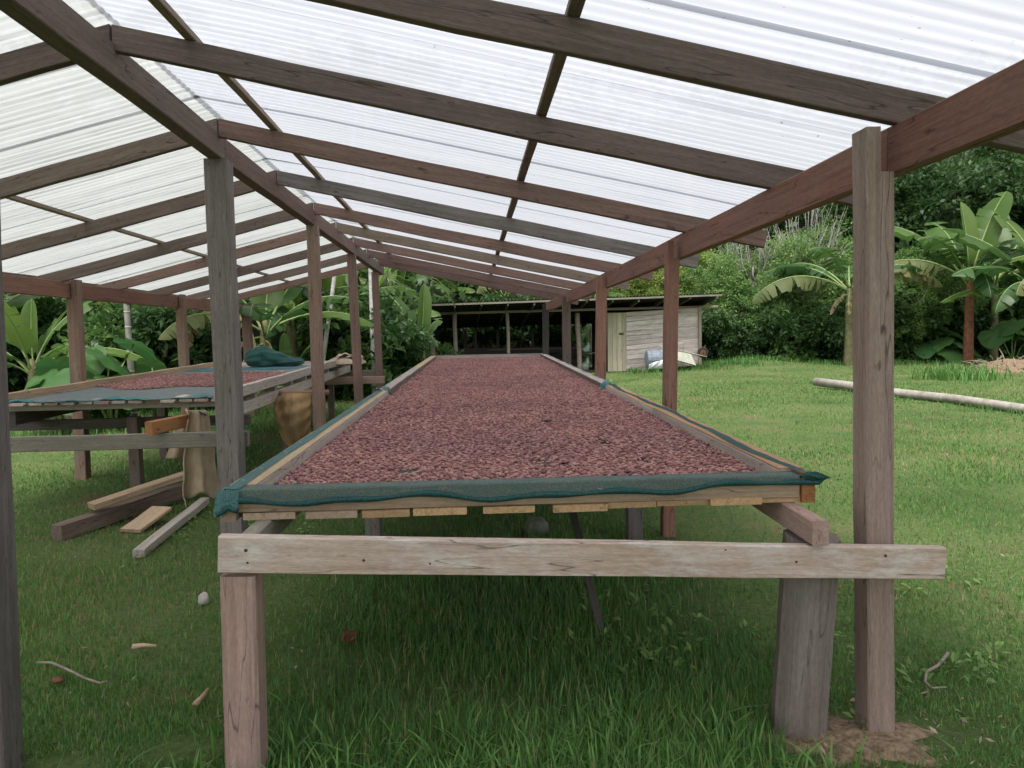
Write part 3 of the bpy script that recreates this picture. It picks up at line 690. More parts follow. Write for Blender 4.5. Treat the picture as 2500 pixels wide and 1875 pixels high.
bare = [(-0.30, 3.36, 0.055, 0.07), (-0.15, 3.38, 0.035, 0.05), (0.33, 3.47, 0.065, 0.08), (0.44, 3.40, 0.03, 0.05), (0.80, 3.42, 0.04, 0.07), (-0.50, 3.95, 0.035, 0.06), (0.72, 3.95, 0.05, 0.08), (0.5, 4.9, 0.08, 0.1)]
def beans(xl, xr, ya, yb, zf, dens, size0, mask=None, sd=1):
    a_ = bean_layer(xl, xr, ya, yb, zf, dens*0.72, size0, mask, sd, 0.0); b_ = bean_layer(xl, xr, ya, yb, zf, dens*0.22, size0, mask, sd+50, 0.0085)
    return tuple(np.concatenate(q) for q in zip(a_, b_))
def bean_layer(xl, xr, ya, yb, zf, dens, size0, mask, sd, dz):
    g = np.random.default_rng(sd)
    n = int((yb-ya)*(xr(ya)-xl(ya)+xr(yb)-xl(yb))/2*dens)
    # stratified positions
    W = (xr(ya)-xl(ya)); nyc = max(1, int(math.sqrt(n*(yb-ya)/W))); nxc = int(n/nyc)+1
    jj, ii = np.meshgrid(np.arange(nyc), np.arange(nxc), indexing='ij')
    u = (ii.ravel()+g.uniform(0.12, 0.88, ii.size)+0.5*(jj.ravel() % 2))/nxc; v = (jj.ravel()+g.uniform(0.12, 0.88, jj.size))/nyc
    u = np.clip(u, 0.004, 0.996); v = np.clip(v, 0.001, 0.999)
    y = ya+(yb-ya)*v; x = np.array([xl(t) for t in y])*(1-u)+np.array([xr(t) for t in y])*u
    keep = np.ones(len(x), bool)
    for (bx, by, rx, ry) in bare: keep &= (((x-bx)/rx)**2+((y-by)/ry)**2) > g.uniform(0.15, 1.2, len(x))
    if mask is not None: keep &= mask(x, y, g)
    x, y = x[keep], y[keep]; m = len(x)
    lay = g.random(m)
    z = np.array([zf(t) for t in y]) + 0.004 + dz + lay*0.0035 + 0.003*np.sin(x*7+y*3)*np.sin(y*5-x*2)
    rot = np.stack([g.normal(0, 0.22, m), g.normal(0, 0.13, m), g.uniform(0, 2*math.pi, m)], 1)
    scl = size0*g.uniform(0.82, 1.18, m)
    return np.stack([x, y, z], 1), rot, scl
def bean_nodes():
    ng = bpy.data.node_groups.new('bean_scatter', 'GeometryNodeTree')
    ng.interface.new_socket('Geometry', in_out='INPUT', socket_type='NodeSocketGeometry')
    ng.interface.new_socket('Geometry', in_out='OUTPUT', socket_type='NodeSocketGeometry')
    nd = ng.nodes; L = ng.links.new
    gi = nd.new('NodeGroupInput'); go = nd.new('NodeGroupOutput')
    s = nd.new('GeometryNodeMeshUVSphere'); s.inputs['Segments'].default_value = 10; s.inputs['Rings'].default_value = 6; s.inputs['Radius'].default_value = 0.5
    sp = nd.new('GeometryNodeSetPosition')
    pos = nd.new('GeometryNodeInputPosition'); sep = nd.new('ShaderNodeSeparateXYZ'); L(pos.outputs[0], sep.inputs[0])
    # ellipsoid lying along X, slightly kidney-shaped
    cmb = nd.new('ShaderNodeCombineXYZ')
    my = nd.new('ShaderNodeMath'); my.operation = 'MULTIPLY'; my.inputs[1].default_value = 0.56; L(sep.outputs[1], my.inputs[0])
    sq = nd.new('ShaderNodeMath'); sq.operation = 'MULTIPLY'; L(sep.outputs[2], sq.inputs[0]); L(sep.outputs[2], sq.inputs[1])
    ma = nd.new('ShaderNodeMath'); ma.operation = 'MULTIPLY_ADD'; ma.inputs[1].default_value = -0.2; L(sq.outputs[0], ma.inputs[0]); L(my.outputs[0], ma.inputs[2])
    mz = nd.new('ShaderNodeMath'); mz.operation = 'MULTIPLY'; mz.inputs[1].default_value = 0.40; L(sep.outputs[0], mz.inputs[0])
    L(sep.outputs[2], cmb.inputs[0]); L(ma.outputs[0], cmb.inputs[1]); L(mz.outputs[0], cmb.inputs[2])
    L(s.outputs['Mesh'], sp.inputs['Geometry']); L(cmb.outputs[0], sp.inputs['Position'])
    sm = nd.new('GeometryNodeSetShadeSmooth'); L(sp.outputs[0], sm.inputs[0])
    mt = nd.new('GeometryNodeSetMaterial'); mt.inputs['Material'].default_value = M['bean']; L(sm.outputs[0], mt.inputs[0])
    ra = nd.new('GeometryNodeInputNamedAttribute'); ra.data_type = 'FLOAT_VECTOR'; ra.inputs[0].default_value = 'rot'
    sa = nd.new('GeometryNodeInputNamedAttribute'); sa.data_type = 'FLOAT'; sa.inputs[0].default_value = 'scl'
    ip = nd.new('GeometryNodeInstanceOnPoints')
    L(gi.outputs[0], ip.inputs['Points']); L(mt.outputs[0], ip.inputs['Instance'])
    e2r = nd.new('FunctionNodeEulerToRotation'); L(ra.outputs[0], e2r.inputs[0]); L(e2r.outputs[0], ip.inputs['Rotation'])
    L(sa.outputs[0], ip.inputs['Scale']); L(ip.outputs[0], go.inputs[0])
    return ng
NG = bean_nodes()
def scatter(name, P, rot, scl, label, cat):
    me = bpy.data.meshes.new(name); me.vertices.add(len(P)); me.vertices.foreach_set('co', P.astype(np.float32).ravel())
    a = me.attributes.new('rot', 'FLOAT_VECTOR', 'POINT'); a.data.foreach_set('vector', rot.astype(np.float32).ravel())
    a = me.attributes.new('scl', 'FLOAT', 'POINT'); a.data.foreach_set('value', scl.astype(np.float32))
    me.materials.append(M['bean'])
    o = link(name, me); md = o.modifiers.new('scatter', 'NODES'); md.node_group = NG
    return tag(o, label, cat, kind='stuff')
BX0 = lambda y: TL(y)+SBW+0.004
BX1 = lambda y: TR(y)-SBW-0.004
bz = lambda y: tz(y)+NETZ+0.0
sets = [beans(BX0, BX1, TY0+BW+0.012, 5.0, bz, 4300, 0.0275, sd=1), beans(BX0, BX1, 5.0, 8.5, bz, 3900, 0.0275, sd=2), beans(BX0, BX1, 8.5, TY1-0.05, bz, 3250, 0.0285, sd=3)]
P = np.concatenate([s[0] for s in sets]); Rr = np.concatenate([s[1] for s in sets]); Sc = np.concatenate([s[2] for s in sets])
front = np.argsort(P[:, 1]+0.0*P[:, 0]-0.5*(P[:, 2]-1.0))
cand = front[:900]; cand = cand[np.argsort(-P[cand, 2]+0.02*P[cand, 1])][:300]
msk = np.ones(len(P), bool); msk[cand] = False
scatter('cocoa_beans', P[msk], Rr[msk], Sc[msk], 'thick layer of reddish brown cocoa beans filling the long near tray', 'cocoa beans')
for i in cand:
    o = link('cocoa_bean', bean_me[int(i) % 4]); o.location = P[i]; o.rotation_euler = Rr[i]; o.scale = (Sc[i],)*3
    tag(o, 'single reddish cocoa bean lying along the front edge of the near tray', 'cocoa bean', 'beans along the front edge of the near tray')

# ================================================================== left drying table
def lz(y): return 1.045+0.014*(y-7.05)            # slat surface
LT0, LT1, LTY0, LTY1 = -4.42, -2.30, 7.05, 14.4
lt = thing('drying_table', (-3.3, 10, 0), 'half empty drying table on the left with grey net and few beans', 'table')
for y in (7.5, 10.2, 13.6):
    for x in (LT0+0.25, LT1-0.25) if y != 7.5 else (LT1-1.05,):
        timber('leg', (x, y, -0.1), (x, y, lz(y)-0.2), 0.10, 0.10, M['brown'], lt, up=(0, 1, 0))
for x in (LT0+0.10, LT1-0.045):
    for a, b in ((LTY0+0.12, 10.7), (10.7, LTY1)):
        timber('joist', (x, a+0.002, lz(a)-0.155), (x, b-0.002, lz(b)-0.155), 0.07, 0.125, M['board'] if x > -3 else M['hutdark'], lt)
timber('cross_beam', (LT0-0.25, LTY0+0.55, lz(7.6)-0.27), (LT1+0.05, LTY0+0.55, lz(7.6)-0.27), 0.06, 0.10, M['hutdark'], lt)
timber('cross_beam', (LT0-0.2, 13.4, lz(13.4)-0.32), (-1.55, 13.4, lz(13.4)-0.32), 0.06, 0.13, M['leg'], lt)
for y in np.arange(7.25, 14.4, 0.82):
    timber('batten', (LT0+0.02, y, lz(y)-0.058), (LT1-0.012, y, lz(y)-0.058), 0.075, 0.066, M['board'], lt)
nsl = 14
for k in range(nsl):
    x = lerp(LT0+0.075, LT1-0.075, k/(nsl-1)); e = LTY0+random.uniform(-0.03, 0.03)
    for a, b in ((e, 10.7), (10.7, LTY1)):
        timber('slat', (x, a, lz(a)-0.012), (x, b-0.003, lz(b)-0.012), 0.128+random.uniform(-0.012, 0.004), 0.024, M['board'] if k % 3 else M['leg'], lt, jit=0.002)
for x, h, mt, e in ((LT0, 0.10, M['lumber'], M['edge']), (LT1, 0.105, M['board'], M['board'])):
    for a, b in ((LTY0+(0.25 if x > -3 else 0), 10.7), (10.7, LTY1)):
        timber('side_board', (x, a, lz(a)+h/2-0.022), (x, b-0.003, lz(b)+h/2-0.022), 0.07, h, mt, lt, jit=0.004)
timber('end_block', (LT1-0.04, LTY0-0.06, lz(7)+0.032), (LT1-0.04, LTY0+0.22, lz(7)+0.032), 0.10, 0.085, M['pale'], lt)
grid('net_sheet', lambda u, v: (lambda y, x: (x, y, lz(y)+0.004+0.003*math.sin(x*7+y*5)+(0.012*max(0, math.sin(x*6.5+0.5))**4 if v < 0.02 else 0)))(lerp(LTY0+0.02+0.03*math.sin(u*16), 12.2, v), lerp(LT0+0.04, LT1-0.04, u)), 40, 50, M['net_grey'], lt)
def bluehem(u, v):
    x = lerp(LT0+0.05, LT1-0.12, u); bmp = max(0, math.sin(u*14.5+0.3))**3+0.7*max(0, math.sin(u*9+2.2))**6
    return (x, LTY0+0.0+0.13*v+0.03*math.sin(u*16), lz(7)+0.006+bmp*0.035*math.sin(math.pi*min(1, v*1.0+0.12))+0.004*math.sin(x*40+v*7))
grid('net_hem', bluehem, 70, 7, M['net_blue'], lt)
grid('net_strip', lambda u, v: (lerp(LT0+0.04, LT1-0.04, u), lerp(11.6, 12.5, v)+0.1*u, lz(lerp(11.6, 12.5, v))+0.012+0.004*math.sin(u*20+v*4)), 20, 6, M['net_blue'], lt)
def lmask(x, y, g):
    edge = 8.45+0.12*np.clip((x-LT0)/2.2, 0, 1)*0+0.12*np.sin(x*2.2+1)+0.07*np.sin(x*9)+np.where(x < -3.9, 1.3*(-3.9-x), 0)
    far = 10.9+0.15*np.sin(x*5)
    return (y > edge+g.normal(0, 0.04, len(x))) & (y < far+g.normal(0, 0.05, len(x)))
lb = beans(lambda y: LT0+0.05, lambda y: LT1-0.05, 7.3, 11.2, lambda y: lz(y)+0.006, 4300, 0.0275, mask=lmask, sd=9)
scatter('cocoa_beans', *lb, 'patch of cocoa beans spread over grey net on the left table', 'cocoa beans')
#--SPLIT--
# ================================================================== things on and round the left table
# teal net bundle
def lump(name, c, L, Wd, Hh, mat, label, cat, rz=0.0, seed=0, nu=48, nv=24, fold=0.22, sub=None):
    def fn(u, v):
        a = u*2*math.pi; t = v*2-1
        e = max(0.0, 1-abs(t)**2.6)**0.5
        r = 1+fold*(abs(math.sin(a*2.5+t*3+seed))-0.5)*0.7+fold*mnoise.noise(Vector((math.cos(a)*1.6+seed, math.sin(a)*1.6, t*3.2)))*1.3+0.06*math.sin(a*9+t*7)
        hump = 0.72+0.28*math.sin(t*2.2+1.0+seed)
        x = t*L/2; y = math.cos(a)*Wd/2*e*r; z = max(0.0, Hh*0.42*hump+math.sin(a)*Hh*0.58*e*r*hump)
        return (x, y, z)
    o = grid(name, fn, nu, nv, mat); o.location = c; o.rotation_euler = (0, 0, rz)
    return tag(o, label, cat)
cb = aty(672, 893, 12.6); lump('net_bundle', (cb.x, 12.6, lz(12.6)+0.012), 0.98, 0.62, 0.34, M['net_bundle'], 'dark teal shade net bundled in a heap on the far end of the left table', 'net', 0.1, 2)
# folded pale sack on the far end of the left table
def fsack():
    p = aty(835, 900, 12.9); root = thing('burlap_sack', (p.x, 12.9, lz(12.9)+0.01), 'pale burlap sack folded flat on the far end of the left table', 'sack')
    def fn(u, v):
        x = (u-0.5)*0.78; e = math.sin(math.pi*u)**0.4*math.sin(math.pi*v)**0.35
        z = (0.05+0.10*u+0.022*math.sin(x*16+v*5)+0.018*math.sin(v*13+x*4))*e
        return Vector((x, (v-0.5)*0.6+0.03*math.sin(x*9), z))
    o = grid('lower_fold', lambda u, v: fn(u, v), 30, 20, M['sack_pale'], root, world=False)
    def f2(u, v):
        q = fn(0.42+0.56*u, 0.1+0.6*v); a = u*math.pi
        q.z += 0.035+0.05*math.sin(a)*(0.5+0.5*math.sin(v*5+0.5))+0.01*math.sin(u*21); q.y -= 0.03*math.sin(a*2); return q
    grid('upper_fold', f2, 24, 12, M['sack_pale'], root, 0.006, world=False)
fsack()
# short timber lying on the rail, with a burlap sack over it
sp0 = aty(363, 1046, 5.60); sp1 = aty(500, 1018, 6.25)
st = timber('short_timber', sp0, sp1, 0.062, 0.098, M['orange'], None); tag(st, 'short orange-brown timber offcut lying across the left cross rail', 'timber')
def sack1():
    root = thing('burlap_sack', aty(490, 1210, 6.0), 'brown burlap sack draped over the short timber beside the near ridge post', 'sack')
    Yf = 5.93
    top, bot = 1001.0, 1214.0
    def edge(py):
        t = (py-top)/(bot-top)
        return lerp(462, 449, t)-4*math.sin(t*3), lerp(505, 540, t)+3*math.sin(t*5)
    def fn(u, v):
        # v 0..0.62 front from hem to top, 0.62..1 down the back
        if v < 0.62:
            t = 1-v/0.62; py = lerp(top, bot-8*math.sin(u*math.pi)*0.6+6*math.sin(u*9), t); l, r = edge(py)
            px = lerp(l, r, u)
            dep = (0.060*math.cos((u-0.15)*2*math.pi*1.25)+0.035*math.exp(-((u-0.62-0.05*t)/0.07)**2))*(0.35+0.65*t) + 0.004*math.sin(u*23+t*4)*t - 0.05*(1-t)**6
            p = aty(px, py, Yf+dep)
            return p + Vector((0.004*math.sin(t*19), 0, 0.003*math.sin(t*31+u*6)))
        t = (v-0.62)/0.38; py = lerp(top-2, 1120, t); l, r = edge(py)
        px = lerp(l-lerp(8, 48, t), r-lerp(2, 45, t), u)
        return aty(px, py, Yf+0.05+0.22*math.sin(min(1, t*2)*math.pi/2)+0.03*math.cos(u*11))
    o = grid('cloth', fn, 44, 54, M['sack'], root, 0.005)
    # stitched side seam and loose thread
    seam = [fn(0.01, 0.62*(1-k/18)) + Vector((0, -0.008, 0)) for k in range(19)]
    tube('seam', seam, 0.0075, M['sack_pale'], root, 6, 0.2)
    e = fn(0.0, 0.0); tube('thread', [e, e+Vector((0.012, -0.005, -0.03)), e+Vector((0.016, -0.01, -0.065)), e+Vector((0.02, 0, -0.09))], [0.006, 0.005, 0.004, 0.003], M['sack_pale'], root, 5)
    for k in range(5):
        a = aty(485+k*3.5, 1004+k*1.6, Yf-0.075); b = aty(489+k*3.5, 1011+k*1.2+2*(k % 2), Yf-0.075)
        tube('print_mark', [a, a.lerp(b, 0.5)+Vector((0.004, 0, 0.003)), b], 0.0035, M['ink'], root, 4)
sack1()
def sack2():
    Yb = 8.78
    a = aty(682, 961, Yb); b = aty(803, 958, Yb)
    bar = tube('hanging_bar', [a.lerp(b, k/6) for k in range(7)], 0.034, M['red'], lt, 8, 0.08)
    root = thing('burlap_sack', aty(715, 1090, Yb), 'tan burlap sack hanging behind the mossy ridge post', 'sack')
    def out(t):
        return lerp(678, 682, t)-12*math.sin(math.pi*min(1, t*0.9)), lerp(762, 758, t)
    def fn(u, v):
        t = v; py = lerp(960, 1092-46*abs((u-0.52)/0.52)**2.6, t); l, r = out(t)
        px = lerp(l, r, u)
        bul = -0.12*math.sin(math.pi*min(1, 0.12+t*0.95))*math.sin(math.pi*u)**0.6
        dent = 0.10*math.exp(-((u-0.17)/0.07)**2-((t-0.33)/0.17)**2)+0.05*math.exp(-((u-0.3)/0.09)**2-((t-0.62)/0.2)**2)
        ridge = -0.018*math.exp(-((u-0.40-0.08*t)/0.03)**2)
        return aty(px, py, Yb-0.02+bul+dent+ridge+0.006*math.sin(t*24+u*5)+0.012*math.sin(u*17))
    grid('cloth_front', fn, 40, 40, M['sack_tan'], root)
    def bk(u, v):
        p = fn(u, v); s = math.sin(math.pi*u)*math.sin(math.pi*min(1, v*0.93+0.07)); return Vector((p.x, Yb+0.03+0.10*s, p.z))
    grid('cloth_back', bk, 20, 20, M['sack_tan'], root)
    tube('seam', [fn(0.40+0.085*k/20, 0.03+0.95*k/20)+Vector((0, -0.006, 0)) for k in range(21)], 0.006, M['sack'], root, 5)
sack2()
# lumber lying in the grass
def plank(p0, p1, w, h, mat, label):
    o = timber('lumber_plank', p0, p1, w, h, mat, None, jit=0.004); return tag(o, label, 'plank', 'lumber lying in the grass by the left table')
plank(atz(222, 1236, 0.20), atz(480, 1150, 0.36), 0.15, 0.05, M['lumber'], 'brown sawn plank on top of the lumber left of the burlap sack')
plank(atz(138, 1302, 0.06), atz(475, 1186, 0.12), 0.11, 0.13, M['lumber_d'], 'long dark beam with a pale end lying in the grass under the sawn plank')
plank(atz(318, 1296, 0.02), atz(395, 1240, 0.12), 0.20, 0.03, M['lumber'], 'short wide board half sunk in grass behind the dark beam')
plank(atz(338, 1352, 0.035), atz(500, 1222, 0.07), 0.085, 0.06, M['log'], 'pale narrow bleached plank lying in the grass nearest the camera')
# small things on the ground
def blob(name, p, r, mat, label, cat, sq=(1, 1, 0.8), seed=0, nu=14, nv=9):
    def fn(u, v):
        a = u*2*math.pi; th = v*math.pi
        d = Vector((math.sin(th)*math.cos(a), math.sin(th)*math.sin(a), math.cos(th)))
        k = 1+0.28*mnoise.noise(d*1.7+Vector((seed, 0, 0)))
        return Vector((d.x*sq[0], d.y*sq[1], d.z*sq[2]))*r*k
    o = grid(name, fn, nu, nv, mat); o.location = p; return tag(o, label, cat)
p = atz(497, 1478, 0.0); blob('white_stone', (p.x, p.y, 0.04), 0.034, M['stone'], 'small white stone in the grass left of the near table leg', 'stone', (1, 0.9, 1.15), 3)
p = atz(1311, 1300, 0.0); blob('round_stump', (p.x, p.y, 0.04), 0.10, M['rock'], 'rounded mossy lump of wood in the shade under the near table', 'stump', (1, 1, 0.85), 5)
p = atz(853, 1575, 0.0); o = box('rusty_tin', (0, 0, 0), (0.065, 0.04, 0.05), M['rust']); o.location = (p.x, p.y, 0.045); o.rotation_euler = (0.3, 0.2, 0.4); tag(o, 'small rusty orange tin scrap in the shaded grass under the near table', 'tin')
def stick(name, pts, r, label, cat='stick', mat='twig'):
    o = tube(name, pts, [r*(1-0.55*i/(len(pts)-1)) for i in range(len(pts))], M[mat], None, 6, 0.12); return tag(o, label, cat)
stick('wood_chip', [atz(325, 1580, 0.05), atz(350, 1576, 0.055), atz(382, 1577, 0.055)], 0.017, 'pale broken wood chip in the grass left of the near leg', 'wood chip', 'lumber')
stick('bark_strip', [atz(475, 1720, 0.04), atz(492, 1703, 0.05), atz(508, 1682, 0.05)], 0.016, 'thin brown bark strip in the grass nearest the near leg', 'bark', 'lumber')
stick('dry_vine', [atz(90, 1618, 0.06), atz(125, 1618, 0.07), atz(160, 1632, 0.07), atz(205, 1655, 0.06), atz(245, 1668, 0.08), atz(262, 1662, 0.1), atz(258, 1680, 0.06), atz(248, 1705, 0.03)], 0.0075, 'dry grey-green vine lying in the grass by the left edge', 'vine')
stick('bent_twig', [atz(2315, 1595, 0.03), atz(2290, 1625, 0.05), atz(2262, 1640, 0.06), atz(2258, 1665, 0.06), atz(2275, 1680, 0.05), atz(2310, 1678, 0.03)], 0.009, 'bent dead twig on the lawn right of the near post', 'twig')
p = atz(142, 1675, 0.0); blob('dead_leaf', (p.x, p.y, 0.03), 0.03, M['stem_red'], 'small dark dead leaf in the grass beneath the vine', 'leaf', (1.0, 0.8, 0.45), 8)
def crescent():
    c = atz(354, 1034, 0.0)
    def fn(u, v):
        a = lerp(-2.75, 0.7, u); w = 0.06*math.sin(math.pi*min(0.97, u*0.9+0.06))+0.008
        return Vector((0.14*math.cos(a)+0.01, 0.02+0.10*(v-0.5), 0.15+0.14*math.sin(a)+w*abs(v-0.5)*1.2))
    o = grid('bark_curl', fn, 24, 4, M['whitepole'], None, 0.012); o.location = (c.x, c.y, 0); return tag(o, 'curled whitish piece of bark on the lawn beyond the left table', 'bark')
crescent()
# bleached pole on the lawn
pl = [atz(1992, 932, 0.20), atz(2090, 944, 0.16), atz(2200, 960, 0.12), atz(2330, 974, 0.10), atz(2500, 998, 0.08), atz(2640, 1018, 0.07)]
o = tube('fallen_pole', pl, [0.11, 0.105, 0.095, 0.09, 0.085, 0.08], M['bleached'], None, 10, 0.06); tag(o, 'long bleached pole lying on the lawn behind the near right post', 'log')
# grey slab at the hedge foot
p0, p1 = atz(1895, 903, 0.05), atz(1965, 898, 0.05); o = timber('stone_slab', p0, p1, 0.5, 0.12, M['rock'], None); tag(o, 'low grey slab at the foot of the hedge', 'slab')

# ================================================================== hut behind
YH = 28.4; YF = 27.1; YB = 33.6
hut = thing('farm_hut', (5, YH, 0), 'old weathered plank hut with open lean-to and low rusted iron roof', 'hut')
H = lambda x, y, Y=YH: aty(x, y, Y)
# roof: front edge points (left, right), back edge lower
fl, fr = H(1030, 744, YF), H(1764, 719, YF)
blz = H(1044, 806, YB)
def hroof(u, v):
    n = u*(fr.x-fl.x)
    x = lerp(fl.x, fr.x, u)*(1-v)+(lerp(blz.x, fr.x+(blz.x-fl.x)*0.9, u))*v
    z = lerp(lerp(fl.z, fr.z, u), lerp(blz.z, blz.z+(fr.z-fl.z)*0.8, u), v)
    return (x, lerp(YF, YB, v), z+0.05+0.022*math.sin(2*math.pi*n/0.125))
grid('roof', hroof, 740, 3, M['roofiron'], hut, smooth=True)
timber('fascia', fl+Vector((0, 0.03, -0.02)), fr+Vector((0, 0.03, -0.02)), 0.03, 0.07, M['rail'], hut)
for k in range(12):
    u = 0.02+0.96*k/11; a = Vector(hroof(u, 0.006)); b = Vector(hroof(u, 0.99))
    a.z -= 0.12; b.z -= 0.12; timber('rafter', a, b, 0.06, 0.13, M['hutdark'] if k else M['hutpost'], hut)
timber('wall_plate', H(1052, 766), H(1752, 748), 0.09, 0.09, M['hutpost'], hut)
for px, w in ((1111, 0.085), (1240, 0.07), (1411, 0.095)):
    t = H(px-2, 764); b = H(px+5, 925); b.z = -0.1
    tube('post', [t.lerp(b, k/5)+Vector((random.uniform(-0.02, 0.02), 0, 0)) for k in range(6)], w, M['hutpost'], hut, 8, 0.06)
for px in (1135, 1160, 1215, 1300, 1330, 1385):
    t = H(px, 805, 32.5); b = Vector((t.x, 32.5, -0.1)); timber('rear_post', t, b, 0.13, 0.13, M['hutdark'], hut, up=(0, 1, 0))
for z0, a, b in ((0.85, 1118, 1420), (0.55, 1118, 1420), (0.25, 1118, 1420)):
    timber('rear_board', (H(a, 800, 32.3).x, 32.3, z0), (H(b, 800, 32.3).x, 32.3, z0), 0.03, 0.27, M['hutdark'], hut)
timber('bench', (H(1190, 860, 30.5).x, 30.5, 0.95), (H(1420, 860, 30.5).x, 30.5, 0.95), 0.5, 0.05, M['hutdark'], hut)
# plank room: each wall board its own piece
npl = 13
for k in range(npl):
    t0, t1 = k/npl, (k+1)/npl
    ya = lambda px, t: lerp(lerp(762, 751, (px-1528)/(1708-1528)), lerp(914, 890, (px-1528)/(1708-1528)), t)
    a0, a1 = H(1529, ya(1529, t0)), H(1529, ya(1529, t1)); b0, b1 = H(1706, ya(1706, t0)), H(1706, ya(1706, t1))
    dy = random.uniform(-0.012, 0.012)
    timber('wall_plank', (a0+a1)/2+Vector((0, dy, 0)), (b0+b1)/2+Vector((0, dy, 0)), 0.03, (a0.z-a1.z)-0.014, M['hutwall'], hut, jit=0.004)
pr = H(1707.5, 750); timber('corner_post', (pr.x, YH-0.04, pr.z), (pr.x, YH-0.04, -0.1), 0.12, 0.10, M['hutpost'], hut, up=(0, 1, 0))
timber('side_wall_plate', (pr.x+0.05, YH, pr.z), (pr.x+0.1, YB-0.5, pr.z-0.55), 0.08, 0.08, M['hutdark'], hut)
for k in range(8):
    z = lerp(0.3, pr.z-0.7, k/7); timber('side_plank', (pr.x+0.03, YH+0.06, z), (pr.x+0.08, YB-0.6, z), 0.03, 0.24, M['hutwall'], hut)
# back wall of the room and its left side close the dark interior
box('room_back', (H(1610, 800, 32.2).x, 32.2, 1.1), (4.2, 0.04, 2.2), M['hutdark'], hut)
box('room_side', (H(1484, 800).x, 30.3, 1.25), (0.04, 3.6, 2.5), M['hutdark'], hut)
d0, d1 = H(1482, 764), H(1530, 906)
door = thing('door', ((d0.x+d1.x)/2, YH, d1.z), None, None); door.parent = hut; door.matrix_parent_inverse = wmat(hut).inverted()
for k in range(4):
    x = lerp(d0.x, d1.x, (k+0.5)/4); timber('door_plank', (x, YH-0.03, d1.z), (x, YH-0.03, d0.z), 0.028, (d1.x-d0.x)/4-0.008, M['hutdoor'], door, up=(1, 0, 0), jit=0.002)
hk = H(1516, 815); box('latch', (hk.x, YH-0.06, hk.z), (0.16, 0.03, 0.08), M['rust'], door)
timber('sill', H(1440, 915), H(1535, 912), 0.12, 0.10, M['hutpost'], hut)
for px in (1445, 1497, 1530): timber('stump', H(px, 917), Vector((H(px, 917).x, YH, -0.1)), 0.12, 0.12, M['hutpost'], hut, up=(0, 1, 0))
timber('shelf', H(1412, 862, 28.9), H(1460, 861, 28.9), 0.5, 0.04, M['hutdark'], hut)
timber('shelf', H(1412, 906, 28.9), H(1460, 905, 28.9), 0.5, 0.04, M['hutdark'], hut)
for px, py, s, lb in ((1430, 861, 0.30, 'pale green bag on the upper shelf in the hut doorway'), (1428, 905, 0.42, 'larger pale green bag on the lower shelf in the hut doorway')):
    q = H(px, py, 28.85); lump('storage_bag', q+Vector((0, 0, 0.02)), 0.36, 0.35, s*1.5, M['greenbag'], lb, 'bag', 0.2, px*0.1, 20, 12)
# dried banana leaves hanging in the open lean-to come with the plants below
def barrow(loc, rz, tilt, label, sc=1.0):
    root = thing('wheelbarrow', loc, label, 'wheelbarrow', 'upturned wheelbarrows', rz); root.rotation_euler = (0, tilt, rz); root.scale = (sc,)*3
    # upside down tray: rim below, floor above
    rim = [(-0.45, -0.36, 0), (0.50, -0.30, 0), (0.50, 0.30, 0), (-0.45, 0.36, 0)]; flo = [(-0.30, -0.24, 0.33), (0.22, -0.20, 0.36), (0.22, 0.20, 0.36), (-0.30, 0.24, 0.33)]
    V = rim+flo; Fc = [(0, 1, 5, 4), (1, 2, 6, 5), (2, 3, 7, 6), (3, 0, 4, 7), (4, 5, 6, 7)]
    o = link('tray', mesh('tray', V, Fc, M['barrow']), root, False)
    md = o.modifiers.new('b', 'BEVEL'); md.width = 0.03; md.segments = 2; md = o.modifiers.new('t', 'SOLIDIFY'); md.thickness = 0.01
    for s in (-1, 1):
        tube('handle', [(-1.05, 0.30*s, 0.36), (-0.4, 0.25*s, 0.39), (0.3, 0.16*s, 0.40), (0.86, 0.07*s, 0.42)], 0.018, M['barrow'], root, 7, world=False)
        tube('leg', [(-0.42, 0.24*s, 0.40), (-0.36, 0.26*s, 0.62), (-0.28, 0.26*s, 0.70), (-0.18, 0.26*s, 0.66), (-0.12, 0.22*s, 0.40)], 0.014, M['barrow'], root, 6, world=False)
    ring = []
    for k in range(21):
        a = 2*math.pi*k/20; ring.append((0.70+0.165*math.cos(a), 0, 0.55+0.165*math.sin(a)))
    w = tube('wheel', ring, 0.048, M['tyre'], root, 8, world=False)
    V, Fc = tube_geo([(0.70, -0.03, 0.55), (0.70, 0.03, 0.55)], [0.12, 0.12], 14); rm_ = link('rim', mesh('rim', V, Fc, M['rust']), w, False)
    tube('axle', [(0.70, -0.1, 0.55), (0.70, 0.1, 0.55)], 0.014, M['rust'], root, 6, world=False)
    return root
q = H(1664, 880, 27.6); barrow((q.x, 27.6, 0.40), 0.0, rad(16), 'cream wheelbarrow turned upside down against the hut wall')
q = atz(915, 936, 0.0); barrow((q.x, q.y, 0.02), rad(160), 0.0, 'pale wheelbarrow turned upside down at the far end of the left table')
q = H(1604, 872, 27.7)
def tubdrum():
    root = thing('plastic_drum', (q.x, 27.7, 0.2), 'blue-grey plastic drum lying against the hut wall under a white sheet', 'drum')
    pts = [(-0.42, 0, 0.33), (-0.40, 0, 0.33), (-0.1, 0, 0.33), (0.3, 0, 0.33), (0.44, 0, 0.33)]
    V, Fc = tube_geo(pts, [0.27, 0.33, 0.35, 0.34, 0.3], 18); link('body', mesh('body', V, Fc, M['tub'], False), root, False)
    for x in (-0.25, 0.1): 
        V, Fc = tube_geo([(x-0.02, 0, 0.33), (x+0.02, 0, 0.33)], [0.365, 0.365], 18); link('hoop', mesh('hoop', V, Fc, M['tub']), root, False)
tubdrum()
